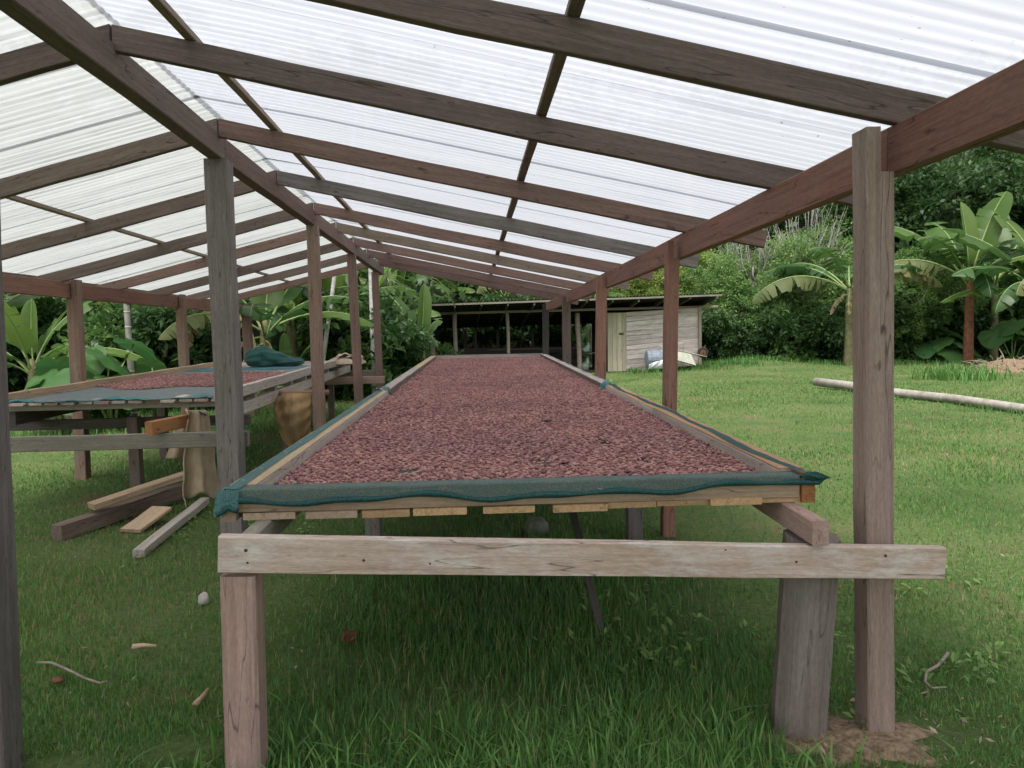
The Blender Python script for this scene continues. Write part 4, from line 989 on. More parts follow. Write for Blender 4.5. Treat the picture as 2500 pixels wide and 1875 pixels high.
def wsheet(u, v):
    a = lerp(1.35+0.25*(1-u), 2.45, v); x = lerp(-0.42, 0.36, u)
    return Vector((q.x+x, 27.7-math.sin(a)*(0.405+0.015*math.sin(u*17+v*9)), 0.53+0.02*math.sin(u*7)+math.cos(a+0.5-0.5*u)*0.405))
o = grid('white_sheet', wsheet, 20, 14, M['white'], None, 0.004); tag(o, 'crumpled white plastic sheet over the blue-grey drum', 'sheet')
#--SPLIT--
# ================================================================== plants
def gx(px, Y, py=860): return aty(px, py, Y).x
def banana_leaf(name, L, W, e0, droop, fold, tears, mat, seed, pet=0.22, n=22, twist=0.0):
    r = random.Random(seed); V, Fc, fm = [], [], []
    pts, fr_ = [], []
    p = Vector((0, 0, 0)); ds = L/n
    for i in range(n+1):
        s = i/n; a = e0-droop*s**1.4
        d = Vector((math.cos(a), 0, math.sin(a)))
        if i: p = p+d*ds
        nrm = Vector((-math.sin(a), 0, math.cos(a))); pts.append(p.copy()); fr_.append((d, nrm))
    def hw(s):
        if s < pet: return 0.0
        t = (s-pet)/(1-pet)
        return W/2*min(1, (t/0.14)**0.55)*(max(0.0, 1-max(0, (t-0.55)/0.45)**2.2))**0.7
    for side_ in (-1, 1):
        i = int(pet*n); cur = []
        f = fold+r.uniform(-0.1, 0.1)
        def flush(cur):
            if len(cur) < 2: return
            b = len(V)
            for row in cur: V.extend(row)
            for k in range(len(cur)-1):
                for j in range(2):
                    q = (b+k*3+j, b+k*3+j+1, b+(k+1)*3+j+1, b+(k+1)*3+j)
                    Fc.append(q if side_ > 0 else tuple(reversed(q))); fm.append(0)
        skew = 0.0
        while i <= n:
            s = i/n; h = hw(s); c = pts[i]; d, nr = fr_[i]
            Y = Vector((0, side_, 0))
            e1 = c+(Y*math.cos(f)+nr*math.sin(f))*h*0.5+d*skew*h
            f2 = f-0.35
            e2 = e1+(Y*math.cos(f2)+nr*math.sin(f2))*h*0.5+d*(skew*h+0.03*h)+nr*r.uniform(-0.02, 0.02)*W
            cur.append([c, e1, e2])
            if r.random() < tears and i < n-1 and i > pet*n+1:
                flush(cur); f = fold+r.uniform(-0.55, 0.15); skew = r.uniform(-0.06, 0.14)
                c2 = pts[i]; e1 = c2+(Y*math.cos(f)+nr*math.sin(f))*h*0.5+d*(0.03+skew)*h; f2 = f-0.4
                e2 = e1+(Y*math.cos(f2)+nr*math.sin(f2))*h*0.5+d*(0.07+skew)*h
                cur = [[c2, e1, e2]]
            i += 1
        flush(cur)
    b = len(V); k = 5
    tv, tf = tube_geo([q+nr*0.004 for q, (d, nr) in zip(pts, fr_)], [lerp(0.032, 0.004, (i/n)**0.7)*L/2.2 for i in range(n+1)], k)
    V.extend(tv); Fc.extend([tuple(x+b for x in f) for f in tf]); fm.extend([1]*len(tf))
    return mesh(name, V, Fc, [mat, M['rib']], True, fm)
BL = {}
for key, (L, W, e0, dr, fo, te, mt) in {
    'spear': (2.4, 0.62, 1.45, 0.25, 0.75, 0.0, 'banana_l'), 'up': (2.8, 0.86, 1.28, 0.6, 0.30, 0.22, 'banana_l'),
    'up2': (2.9, 0.88, 1.15, 0.9, 0.22, 0.45, 'banana'), 'mid': (2.8, 0.86, 1.0, 1.4, 0.05, 0.55, 'banana'),
    'mid2': (2.7, 0.82, 0.8, 1.2, -0.1, 0.65, 'banana'), 'flat': (2.7, 0.84, 0.6, 1.1, 0.1, 0.3, 'banana_l'),
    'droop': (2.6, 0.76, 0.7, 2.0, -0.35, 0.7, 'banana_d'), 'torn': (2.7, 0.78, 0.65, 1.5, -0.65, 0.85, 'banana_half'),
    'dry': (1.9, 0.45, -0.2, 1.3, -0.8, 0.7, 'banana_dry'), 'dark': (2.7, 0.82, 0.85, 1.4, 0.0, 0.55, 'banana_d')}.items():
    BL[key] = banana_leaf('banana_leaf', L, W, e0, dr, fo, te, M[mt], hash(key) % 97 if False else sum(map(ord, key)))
def banana(loc, h, r, leaves, label, stem='stem', lean=(0, 0), bunch=False, group='banana plants round the clearing'):
    root = thing('banana_plant', loc, label, 'banana plant', group)
    top = Vector((lean[0], lean[1], h)); pts = [Vector((0, 0, -0.1)), Vector((0, 0, 0.05)), top*0.35, top*0.7, top, top+Vector((0, 0, 0.25))]
    tube('pseudostem', pts, [r*1.35, r*1.25, r*1.08, r*0.92, r*0.75, r*0.35], M[stem], root, 10, 0.07, world=False)
    for (az, kind, s) in leaves:
        o = bpy.data.objects.new('leaf', BL[kind]); COL.objects.link(o); o.parent = root
        o.location = top+Vector((math.cos(rad(az))*r*0.4, math.sin(rad(az))*r*0.4, random.uniform(-0.1, 0.15)-(0.25 if kind == 'dry' else 0)))
        o.rotation_euler = (random.uniform(-0.15, 0.15), random.uniform(-0.1, 0.1), rad(az)); o.scale = (s, s, s)
    if bunch:
        for k in range(3):
            z = h-0.35-0.22*k
            tube('fruit_hand', [top+Vector((0.28*math.cos(a_), 0.28*math.sin(a_), z-h+0.1*math.sin(a_*2))) for a_ in np.linspace(0, 5.5, 9)], 0.07, M['banana_l'] if k else M['flower'], root, 6, 0.2, world=False)
    return root
def std(n, seed, kinds=('spear', 'up', 'up2', 'mid', 'mid2', 'flat', 'droop', 'torn', 'dark'), s=1.0):
    r = random.Random(seed); a0 = r.uniform(0, 360)
    return [((a0+k*137.5+r.uniform(-15, 15)) % 360, kinds[min(k, len(kinds)-1)] if k < len(kinds) else r.choice(kinds[3:]), s*r.uniform(0.88, 1.12)) for k in range(n)]
# azimuth 0 = right, 90 = away, 180 = left, 270 = towards the camera
# --- right of the shed
b = atz(2363, 890, 0.0); banana((b.x, b.y, 0), 3.2, 0.17, [(140, 'up2', 1.62), (100, 'spear', 1.43), (165, 'torn', 1.62), (30, 'up', 1.49), (300, 'flat', 1.43), (345, 'mid2', 1.49), (15, 'mid', 1.56), (205, 'mid', 1.37), (250, 'droop', 1.17), (80, 'up2', 1.49)], 'tall banana plant with a red-brown stem beyond the lawn at the right', 'stem_red')
b = aty(2425, 880, 31.0); banana((b.x, b.y, 0), 3.3, 0.15, [(60, 'up', 1.56), (20, 'up2', 1.69), (350, 'mid', 1.56), (300, 'mid2', 1.56), (240, 'dark', 1.43), (180, 'dark', 1.43), (130, 'up2', 1.43), (330, 'torn', 1.30)], 'slimmer dark-stemmed banana plant just right of the red-brown stem', 'stem')
b = aty(2560, 900, 26.5); banana((b.x, b.y, 0), 2.3, 0.16, [(170, 'flat', 1.49), (150, 'up2', 1.69), (120, 'up', 1.56), (200, 'droop', 1.43), (215, 'torn', 1.43), (60, 'up', 1.30), (300, 'mid', 1.30), (0, 'mid', 1.30), (180, 'dark', 1.62)], 'banana plant at the right border with leaves reaching into the picture')
b = aty(2072, 885, 29.0); banana((b.x, b.y, 0), 3.05, 0.16, [(178, 'torn', 1.62), (215, 'mid', 1.23), (120, 'dark', 1.40), (150, 'dark', 1.40), (2, 'torn', 1.62), (60, 'dark', 1.17), (265, 'droop', 1.11), (320, 'dark', 1.05), (240, 'dry', 0.81), (200, 'dry', 0.72)], 'banana plant with drooping brown-edged leaves half hidden by the near right post')
# --- left of the shed
b = aty(78, 880, 14.6); banana((b.x, b.y, 0), 1.05, 0.11, [(258, 'up', 0.66), (95, 'spear', 0.6), (35, 'up2', 0.62), (2, 'flat', 0.82), (345, 'flat', 0.75), (335, 'mid2', 0.66), (160, 'up2', 0.62), (190, 'mid', 0.62), (215, 'droop', 0.55), (20, 'torn', 0.62), (310, 'dry', 0.45), (240, 'dark', 0.5), (50, 'up', 0.6)], 'bright green young banana plant at the far left behind the table')
b = aty(-60, 880, 16.5); banana((b.x, b.y, 0), 1.9, 0.15, std(9, 5), 'banana plant at the left border behind the bright young one')
b = aty(545, 900, 17.2); banana((b.x, b.y, 0), 2.6, 0.19, std(8, 6)+[(200, 'dry', 1.0), (260, 'dry', 0.9), (320, 'dry', 1.0)], 'old banana plant with a ragged mossy stem just left of the near ridge post', 'stem_dry')
b = aty(440, 900, 19.5); banana((b.x, b.y, 0), 1.9, 0.14, std(9, 31, s=0.75), 'banana plant behind the middle post of the left row')
b = aty(330, 900, 21.0); banana((b.x, b.y, 0), 2.1, 0.14, std(9, 33, s=0.8), 'banana plant behind the ringed palm trunk')
b = aty(170, 900, 19.5); banana((b.x, b.y, 0), 1.8, 0.14, std(9, 35, s=0.75), 'banana plant behind the near post of the left row')
b = aty(890, 900, 22.0); banana((b.x, b.y, 0), 1.9, 0.14, std(9, 37, s=0.8), 'banana plant behind the straight white trunk')
b = aty(650, 900, 17.0); banana((b.x, b.y, 0), 1.75, 0.15, [(200, 'dry', 1.0), (255, 'dry', 1.0), (300, 'dry', 0.9), (340, 'mid2', 1.0), (15, 'flat', 0.95), (60, 'up2', 1.0), (150, 'mid', 1.0), (280, 'dark', 0.9), (100, 'up', 0.9), (225, 'torn', 0.95)], 'banana plant with hanging dead leaves behind the net bundle', 'stem_dry')
b = aty(715, 900, 19.0); banana((b.x, b.y, 0), 2.0, 0.15, std(9, 9, s=0.95), 'leafy banana plant right behind the net bundle')
b = aty(700, 900, 15.8); banana((b.x, b.y, 0), 0.55, 0.07, [(100, 'spear', 0.45), (20, 'up', 0.45), (170, 'up', 0.42), (280, 'up2', 0.4)], 'small banana sucker with one upright bright leaf behind the net bundle')
b = aty(820, 900, 20.5); banana((b.x, b.y, 0), 2.1, 0.15, std(9, 12, s=0.9), 'banana plant between the two far ridge posts', bunch=True)
b = aty(760, 900, 23.5); banana((b.x, b.y, 0), 3.0, 0.16, std(9, 13), 'taller banana plant behind the leaning white trunk')
b = aty(1030, 890, 21.6); banana((b.x, b.y, 0), 1.2, 0.14, [(140, 'up2', 1.0), (165, 'up2', 1.05), (110, 'spear', 0.8), (185, 'mid', 0.95), (200, 'mid2', 0.9), (150, 'mid', 0.85), (250, 'dark', 0.6), (215, 'droop', 0.75), (300, 'droop', 0.45), (60, 'up2', 0.5)], 'broad-leaved banana plant at the left end of the hut')
b = aty(965, 890, 25.0); banana((b.x, b.y, 0), 1.9, 0.15, std(8, 15, s=0.9), 'banana plant behind the far ridge post left of the hut')
for i, (px, Y, h, lb) in enumerate(((1085, 37.5, 3.2, 'banana plant behind the hut, leaves over its left roof end'), (1150, 39.0, 3.6, 'banana plant behind the middle of the hut roof'), (1235, 37.0, 3.0, 'banana plant behind the hut near the shed corner'), (1450, 36.5, 2.6, 'banana plant behind the hut above its door'))):
    b = aty(px, 880, Y); banana((b.x, b.y, 0.3), h, 0.16, std(9, 20+i, s=1.1), lb)
for i, (px, Y, lb) in enumerate(((1180, 33.9, 'withered banana plant behind the left bay of the open lean-to'), (1270, 34.2, 'withered banana plant behind the right bay of the open lean-to'))):
    b = aty(px, 880, Y); banana((b.x, b.y, 0.0), 1.5, 0.15, [(a, 'dry', 0.9) for a in (200, 240, 270, 300, 340, 20, 60, 150)], lb, 'stem_dry')
# --- taro
def taro_mesh(seed, L=0.62, W=0.52):
    r = random.Random(seed); V, Fc = [], []
    n = 12
    ctr = Vector((0, 0, 0)); V.append(tuple(ctr))
    ring = []
    for ring_k, q in ((1, 0.5), (2, 1.0)):
        for i in range(24):
            a = 2*math.pi*i/24
            rr = (0.55+0.45*abs(math.cos(a/2))**1.6) if True else 1
            # heart outline: notch behind the stalk, point in front
            rad_ = 0.5*(1-0.45*math.exp(-((a-math.pi)/0.42)**2))*(1+0.55*math.exp(-(min(a, 2*math.pi-a)/0.5)**2))
            x = math.cos(a)*rad_*L*1.25*q; y = math.sin(a)*rad_*W*1.55*q
            z = -0.16*(q**2)*(x/L)**2*L-0.10*q*q*abs(y)+0.02*math.sin(a*7+seed)*q
            V.append((x, y, z))
    for i in range(24):
        j = (i+1) % 24
        Fc.append((0, 1+i, 1+j)); Fc.append((1+i, 25+i, 25+j, 1+j))
    return mesh('taro_leaf', V, Fc, M['taro'], True)
TM = [taro_mesh(s) for s in (1, 2, 3)]
def taro(loc, leaves, label):
    root = thing('taro_plant', loc, label, 'taro plant', 'elephant-ear taro plants behind the left table')
    for k, (dx, dy, h, az, tilt, s) in enumerate(leaves):
        o = bpy.data.objects.new('leaf', TM[k % 3]); COL.objects.link(o); o.parent = root
        o.location = (dx, dy, h); o.rotation_euler = (0, rad(tilt), rad(az)); o.scale = (s, s, s)
        tube('stalk', [(0.03*k, 0, 0), (dx*0.5, dy*0.5, h*0.7), (dx, dy, h-0.01)], [0.03, 0.022, 0.014], M['rib'], root, 6, world=False)
b = aty(130, 900, 13.2); taro((b.x, b.y, 0), [(-0.1, 0, 0.95, 250, 40, 1.23), (0.35, 0.3, 1.25, 30, 55, 0.98), (-0.45, 0.1, 0.85, 200, 35, 0.90), (0.3, -0.25, 0.75, 310, 30, 0.98), (-0.15, 0.4, 1.15, 120, 60, 0.82)], 'big taro with wide heart-shaped leaves below the young banana plant')
b = aty(255, 900, 13.6); taro((b.x, b.y, 0), [(0.05, 0.1, 1.30, 10, 40, 1.23), (-0.4, 0.1, 1.25, 255, 70, 1.07), (0.25, -0.2, 0.85, 320, 35, 1.07), (-0.2, -0.2, 0.75, 220, 35, 0.98), (0.4, 0.3, 1.55, 60, 30, 0.90)], 'taro with tall heart-shaped leaves right of the left row post')
b = aty(372, 900, 14.5); taro((b.x, b.y, 0), [(0, 0, 1.1, 80, 60, 0.74), (0.3, 0.1, 0.9, 10, 40, 0.66), (-0.25, 0, 0.85, 200, 40, 0.66), (0.1, -0.1, 0.6, 280, 30, 0.66)], 'smaller taro by the foot of the ringed palm trunk')
b = aty(2290, 870, 30.0); taro((b.x, b.y, 0), [(0, 0, 0.9, 200, 30, 1.5), (0.6, 0.1, 1.3, 340, 25, 1.6), (-0.5, 0, 0.7, 230, 30, 1.3), (0.9, -0.2, 0.8, 310, 30, 1.6), (0.2, -0.4, 0.5, 270, 30, 1.3)], 'dark taro at the foot of the right banana plants')
b = aty(2470, 870, 29.0); taro((b.x, b.y, 0), [(0, 0, 1.6, 200, 25, 1.7), (0.4, 0.1, 1.3, 340, 25, 1.6), (-0.7, 0, 1.2, 220, 30, 1.6), (0.6, -0.2, 0.9, 310, 30, 1.4)], 'dark taro at the right border under the banana leaves')

# --- leafy crowns from many small leaf faces
def crown_mesh(name, clumps, per, leafL, leafW, mat, seed, spread=0.42, updir=0.35, tint_mid=0.45):
    """clumps: (n,4) centre + radius; leaves scattered in every clump"""
    g = np.random.default_rng(seed); C = np.asarray(clumps); n = len(C)*per
    idx = np.repeat(np.arange(len(C)), per)
    d = g.normal(size=(n, 3)); d /= np.linalg.norm(d, axis=1)[:, None]
    rr = g.random(n)**0.45
    P = C[idx, :3]+d*rr[:, None]*C[idx, 3][:, None]*np.array([1, 1, 0.75])
    # leaf axes: outward and drooping, random roll
    ax = d+g.normal(0, 0.6, (n, 3)); ax[:, 2] -= 0.15; ax /= np.linalg.norm(ax, axis=1)[:, None]
    up = g.normal(0, 0.7, (n, 3)); up[:, 2] += updir+0.6; sd = np.cross(ax, up); sd /= np.linalg.norm(sd, axis=1)[:, None]+1e-9
    nr = np.cross(sd, ax)
    sc = g.uniform(0.65, 1.25, n)[:, None]; l, w = leafL*sc, leafW*sc
    V = np.stack([P, P+ax*l*0.45+sd*w*0.5+nr*w*0.12, P+ax*l-nr*l*0.08, P+ax*l*0.45-sd*w*0.5+nr*w*0.12], 1).reshape(-1, 3)
    Fq = np.arange(n*4).reshape(n, 4)
    ct = g.normal(0, 0.16, len(C))[idx]
    t = np.clip(tint_mid+ct+g.normal(0, 0.16, n)+0.10*(rr-0.6), 0, 1)
    return npmesh(name, V, Fq, mat, False, {'tint': np.repeat(t, 4)})
def clumpset(seed, n, R, zc, rmin, rmax, low=-0.9, shell=0.55):
    g = np.random.default_rng(seed); out = []
    while len(out) < n:
        d = g.normal(size=3); d /= np.linalg.norm(d)
        if d[2] < low: continue
        k = g.uniform(shell, 1.0); out.append((d[0]*R[0]*k, d[1]*R[1]*k, zc+d[2]*R[2]*k, g.uniform(rmin, rmax)))
    return np.array(out)
def trunk_mesh(seed, h, r, cl, mat, nl=9, bare=False):
    rr = random.Random(seed); V, Fc = [], []
    def add(p, ra, k=7):
        v, f = tube_geo(p, ra, k, 0.06); b = len(V); V.extend(v); Fc.extend([tuple(x+b for x in q) for q in f])
    top = Vector((rr.uniform(-0.3, 0.3), rr.uniform(-0.3, 0.3), h))
    add([Vector((0, 0, -0.2)), Vector((0, 0, 0.1)), top*0.4+Vector((0.1, 0, 0)), top*0.75, top], [r*1.5, r*1.15, r*0.85, r*0.65, r*0.3])
    for k in range(min(nl, len(cl))):
        c = Vector(cl[k][:3]); s = top*rr.uniform(0.35, 0.95); m = s.lerp(c, 0.5)+Vector((0, 0, -0.15*(c-s).length))
        add([s, s.lerp(m, 0.6), m, m.lerp(c, 0.6), c], [r*0.42, r*0.34, r*0.25, r*0.16, r*0.06], 6)
        if bare:
            for q in range(5):
                e = c+Vector((rr.uniform(-1, 1), rr.uniform(-1, 1), rr.uniform(-0.1, 1.2)))*0.7; b0 = m.lerp(c, rr.random()); add([b0, b0.lerp(e, 0.5)+Vector((0, 0, 0.06)), e], [r*0.13, r*0.09, r*0.03], 4)
    return mesh('trunk', V, Fc, mat, True)
ARCH = {}
def arch(key, seed, n, R, zc, rc, per, leaf, mat, h, r, bark, low=-0.9, nl=9, bare=False, shell=0.55):
    cl = clumpset(seed, n, R, zc, rc[0], rc[1], low, shell)
    ARCH[key] = (trunk_mesh(seed, h, r, cl, M[bark], nl, bare), crown_mesh('crown', cl, per, leaf[0], leaf[1], M[mat], seed) if per else None)
arch('broad', 1, 120, (3.3, 3.3, 4.4), 7.2, (0.4, 0.95), 150, (0.32, 0.15), 'leaf_broad', 7.5, 0.22, 'bark', -0.95, 12, shell=0.35)
arch('broad2', 2, 115, (3.5, 3.5, 3.8), 6.2, (0.4, 0.95), 150, (0.27, 0.12), 'leaf_dark', 6.5, 0.2, 'bark', -0.95, 12, shell=0.35)
arch('fine', 3, 105, (1.9, 1.9, 2.1), 2.8, (0.18, 0.5), 170, (0.13, 0.05), 'leaf_fine', 3.4, 0.07, 'bark_pale', -1.0, 26, shell=0.25)
arch('fine2', 4, 80, (1.7, 1.6, 1.5), 2.4, (0.18, 0.48), 170, (0.13, 0.05), 'leaf_yellow', 2.8, 0.06, 'bark_pale', -0.8, 20, shell=0.25)
arch('shrub', 5, 80, (1.6, 1.4, 1.45), 1.25, (0.2, 0.5), 130, (0.20, 0.09), 'leaf_dark', 1.3, 0.05, 'bark', -1.0, 14, shell=0.3)
arch('shrub2', 6, 80, (1.5, 1.4, 1.4), 1.2, (0.2, 0.5), 120, (0.24, 0.10), 'leaf_broad', 1.3, 0.05, 'bark', -1.0, 14, shell=0.3)
arch('bare', 7, 26, (1.5, 1.2, 1.9), 4.3, (0.3, 0.5), 14, (0.11, 0.05), 'leaf_fine', 4.0, 0.085, 'bark_pale', -0.6, 26, True)
def tree(key, px, Y, s, label, cat='tree', name=None, group='trees and shrubs round the clearing', z=0.0, zs=1.0):
    x = gx(px, Y); root = thing(name or ('shrub' if cat == 'shrub' else 'tree'), (x, Y, z), label, cat, group, random.uniform(0, 6.28)); root.scale = (s, s, s*zs)
    t, c = ARCH[key]
    o = bpy.data.objects.new('trunk', t); COL.objects.link(o); o.parent = root
    if c: o = bpy.data.objects.new('crown', c); COL.objects.link(o); o.parent = root
    return root
# right hand forest edge
tree('broad', 2480, 38, 1.15, 'tall dark broadleaf tree in the upper right corner behind the bananas')
tree('broad2', 2280, 37, 1.2, 'tall dark tree behind the red-stemmed banana plant')
tree('broad', 2620, 35, 1.1, 'tall broadleaf tree at the right border')
tree('broad', 2120, 40, 1.15, 'tall dark tree behind the near right post')
tree('broad2', 1960, 43, 1.25, 'tall dark tree behind the bare-branched tree')
tree('broad', 1790, 44, 1.2, 'tall tree behind the feathery shrubs right of the hut')
tree('broad2', 1640, 45, 1.15, 'tall tree far behind the right half of the hut')
tree('broad', 1500, 46, 1.1, 'tall tree far behind the hut door')
tree('broad2', 1360, 47, 1.1, 'tall tree far behind the shed corner')
tree('broad', 1220, 46, 1.05, 'tall tree far behind the middle of the hut roof')
tree('broad2', 1080, 44, 1.1, 'tall tree far behind the left end of the hut')
tree('bare', 1965, 32.6, 1.2, 'thin tree with pale bare branches above the feathery shrubs')
tree('bare', 1840, 33.0, 1.1, 'thin pale-branched tree left of the taller bare one')
tree('fine', 1770, 33.5, 1.15, 'feathery light green shrub right beside the hut', 'shrub')
tree('fine', 1880, 34, 1.35, 'feathery shrub under the bare-branched tree', 'shrub')
tree('fine', 2000, 35, 1.45, 'feathery tree left of the near right post')
tree('fine', 2290, 31.5, 1.1, 'feathery light green shrub left of the red banana stem', 'shrub', z=0.6)
tree('fine2', 1570, 36.5, 1.35, 'yellow-green feathery tree above the hut roof')
tree('fine2', 1680, 37, 1.45, 'yellow-green feathery tree above the right end of the hut roof')
tree('fine', 1815, 32.4, 0.95, 'lower feathery shrub in front of the hedge right of the hut', 'shrub')
tree('fine', 1930, 33.0, 1.2, 'feathery shrub left of the drooping banana leaf', 'shrub', z=0.4)
tree('fine', 2200, 30.8, 0.8, 'low feathery shrub just right of the near post', 'shrub')
tree('shrub', 1745, 31.8, 1.0, 'dark dense shrub at the right corner of the hut', 'shrub')
tree('shrub', 1830, 31.4, 1.0, 'dark dense shrub behind the low grey slab, left half', 'shrub')
tree('shrub2', 1915, 31.0, 1.0, 'leafy dark shrub behind the low grey slab, right half', 'shrub')
tree('shrub', 2000, 31.0, 1.05, 'dark dense shrub below the drooping banana leaf', 'shrub')
tree('shrub', 2100, 31.5, 1.3, 'dark shrub just right of the near right post', 'shrub')
tree('shrub2', 2190, 31.5, 1.3, 'leafy dark shrub between near post and red banana stem', 'shrub')
tree('shrub', 2300, 33, 1.45, 'dark shrub behind the red banana stem', 'shrub')
tree('shrub', 2420, 33, 1.5, 'dark shrub behind the slimmer banana stem', 'shrub')
tree('shrub2', 2530, 32, 1.5, 'dark shrub at the right border behind the brush pile', 'shrub')
tree('shrub', 1130, 35.0, 1.3, 'dark shrub behind the left bay of the lean-to', 'shrub')
tree('shrub', 1230, 35.6, 1.4, 'dark shrub behind the middle bay of the lean-to', 'shrub')
tree('shrub', 1340, 35.4, 1.4, 'dark shrub behind the right bay of the lean-to', 'shrub')
# behind and left of the shed
tree('broad2', 900, 33, 0.95, 'dark tree behind the far ridge post')
tree('broad', 760, 30, 0.9, 'dark tree behind the leaning white trunk')
tree('broad2', 600, 28, 0.9, 'dark tree behind the ragged banana stem')
tree('broad', 420, 26, 0.85, 'dark tree behind the ringed palm trunk')
tree('broad2', 240, 25, 0.85, 'dark tree behind the left row post')
tree('broad', 40, 24, 0.85, 'dark tree at the far left behind the young banana plant')
tree('broad2', -140, 23, 0.9, 'dark tree beyond the left border')
tree('shrub2', 330, 17.5, 0.95, 'bushy shrub with light leaves left of the ringed palm trunk', 'shrub')
tree('shrub', 440, 17.8, 1.05, 'dark shrub behind the middle post of the left row', 'shrub')
tree('shrub', 250, 19.0, 1.1, 'dark shrub between young banana plant and palm trunk', 'shrub')
tree('shrub', 20, 18.5, 1.1, 'dark shrub behind the bright young banana plant', 'shrub')
tree('shrub2', 860, 19.5, 1.1, 'leafy shrub between the two far ridge posts', 'shrub')
tree('shrub', 945, 20.5, 0.75, 'dark shrub right of the far ridge post', 'shrub')
tree('shrub2', 1075, 27.0, 0.5, 'low shrub under the left end of the hut roof', 'shrub')
tree('fine2', 810, 24, 1.0, 'yellow-green feathery bush behind the leaning white trunk', 'shrub')
tree('fine', 350, 20.5, 0.9, 'feathery light bush behind the ringed palm trunk', 'shrub')
# --- slender trunks
def palm(px0, py0, px1, py1, Y, r, label, mat='palm', rings=True, H=7.5, crown=True, name='betel_palm', cat='palm'):
    a, b = aty(px1, py1, Y), aty(px0, py0, Y); d = (b-a)/(b.z-a.z); base = a-d*(a.z+0.1); top = base+d*H
    root = thing(name, (base.x, Y, 0), label, cat, 'slender trunks behind the left table')
    tube('trunk', [base.lerp(top, k/12) for k in range(13)], [lerp(r*1.1, r*0.8, k/12) for k in range(13)], M[mat], root, 10, 0.02)
    if rings:
        for k in range(18):
            z = 0.25+0.27*k*(1+0.01*k); p = base+d*z; q = base+d*(z+0.022); tube('ring_scar', [p, q], lerp(r*1.1, r*0.8, z/H)+0.004, M['palmring'], root, 10)
    if crown:
        for k in range(9):
            o = bpy.data.objects.new('frond', BL['torn' if k % 2 else 'mid2']); COL.objects.link(o); o.location = top; o.rotation_euler = (0, 0, k*2.4); o.scale = (0.8, 0.5, 0.8); adopt(o, root)
palm(309, 745, 320, 905, 15.2, 0.058, 'grey ringed palm trunk behind the left row of posts')
palm(273, 800, 275, 860, 18.5, 0.045, 'thin dark ringed palm trunk left of the grey ringed one', 'palm')
palm(816, 680, 790, 868, 18.0, 0.05, 'leaning whitish trunk between the second and third ridge posts', 'whitepole', False)
palm(907, 740, 911, 885, 18.5, 0.055, 'straight white trunk just left of the farthest ridge post', 'whitepole', False)
palm(1685, 660, 1687, 740, 39, 0.22, 'thick grey trunk rising above the hut roof', 'bark_pale', False, 10)
# papaya behind the hut's left end
def papaya(px, Y, h, label):
    x = gx(px, Y); root = thing('papaya_tree', (x, Y, 0), label, 'papaya tree', 'papaya trees left of the hut')
    tube('trunk', [Vector((0.1*math.sin(k), 0, h*k/6-0.1)) for k in range(7)], [0.11, 0.1, 0.095, 0.09, 0.08, 0.07, 0.05], M['bark'], root, 8, 0.05, world=False)
    for k in range(9):
        a = k*2.4; V = [Vector((0.11*math.cos(a)+0.02, 0.11*math.sin(a), h-0.35-0.10*(k % 4)))]
        blobm = BLOB; o = bpy.data.objects.new('fruit', blobm); COL.objects.link(o); o.parent = root; o.location = V[0]; o.scale = (0.08, 0.08, 0.12)
    for k in range(14):
        a = k*2.4+0.3; e = 0.9-0.11*k; L = 0.9
        tip = Vector((math.cos(a)*math.cos(e), math.sin(a)*math.cos(e), math.sin(e)))*L+Vector((0.1*math.sin(6), 0, h-0.1-0.02*k))
        o = bpy.data.objects.new('leaf', PAP); COL.objects.link(o); o.parent = root; o.location = tip; o.rotation_euler = (random.uniform(-0.3, 0.3), random.uniform(0.3, 0.8), a); o.scale = (1.1,)*3
        tube('leaf_stalk', [(0, 0, h-0.12), tuple(tip*0.5+Vector((0, 0, h*0.5+0.05))), tuple(tip)], 0.012, M['rib'], root, 5, world=False)
def pap_leaf():
    V, Fc = [], []
    for k in range(7):
        a = (k-3)*0.72; L = 0.36*(1-0.05*abs(k-3)); d = Vector((math.cos(a), math.sin(a), 0)); s = Vector((-math.sin(a), math.cos(a), 0)); b = len(V)
        for t, w in ((0, 0.015), (0.35, 0.05), (0.5, 0.10), (0.62, 0.05), (0.78, 0.07), (1.0, 0.005)):
            z = -0.10*t*t
            V += [d*L*t+s*w+Vector((0, 0, z)), d*L*t-s*w+Vector((0, 0, z))]
        for q in range(5): Fc.append((b+q*2, b+q*2+1, b+q*2+3, b+q*2+2))
    return mesh('papaya_leaf', V, Fc, M['banana'])
PAP = pap_leaf()
_bm = bmesh.new(); bmesh.ops.create_icosphere(_bm, subdivisions=2, radius=1.0); BLOB = bpy.data.meshes.new('fruit'); _bm.to_mesh(BLOB); _bm.free(); BLOB.materials.append(M['fruit'])
BLOB.polygons.foreach_set('use_smooth', [True]*len(BLOB.polygons))
papaya(1050, 25.8, 3.7, 'papaya tree with green fruit above the left end of the hut roof')
papaya(950, 24.0, 3.6, 'papaya tree just right of the farthest ridge post')
papaya(372, 18.6, 2.4, 'papaya tree right of the ringed palm trunk')
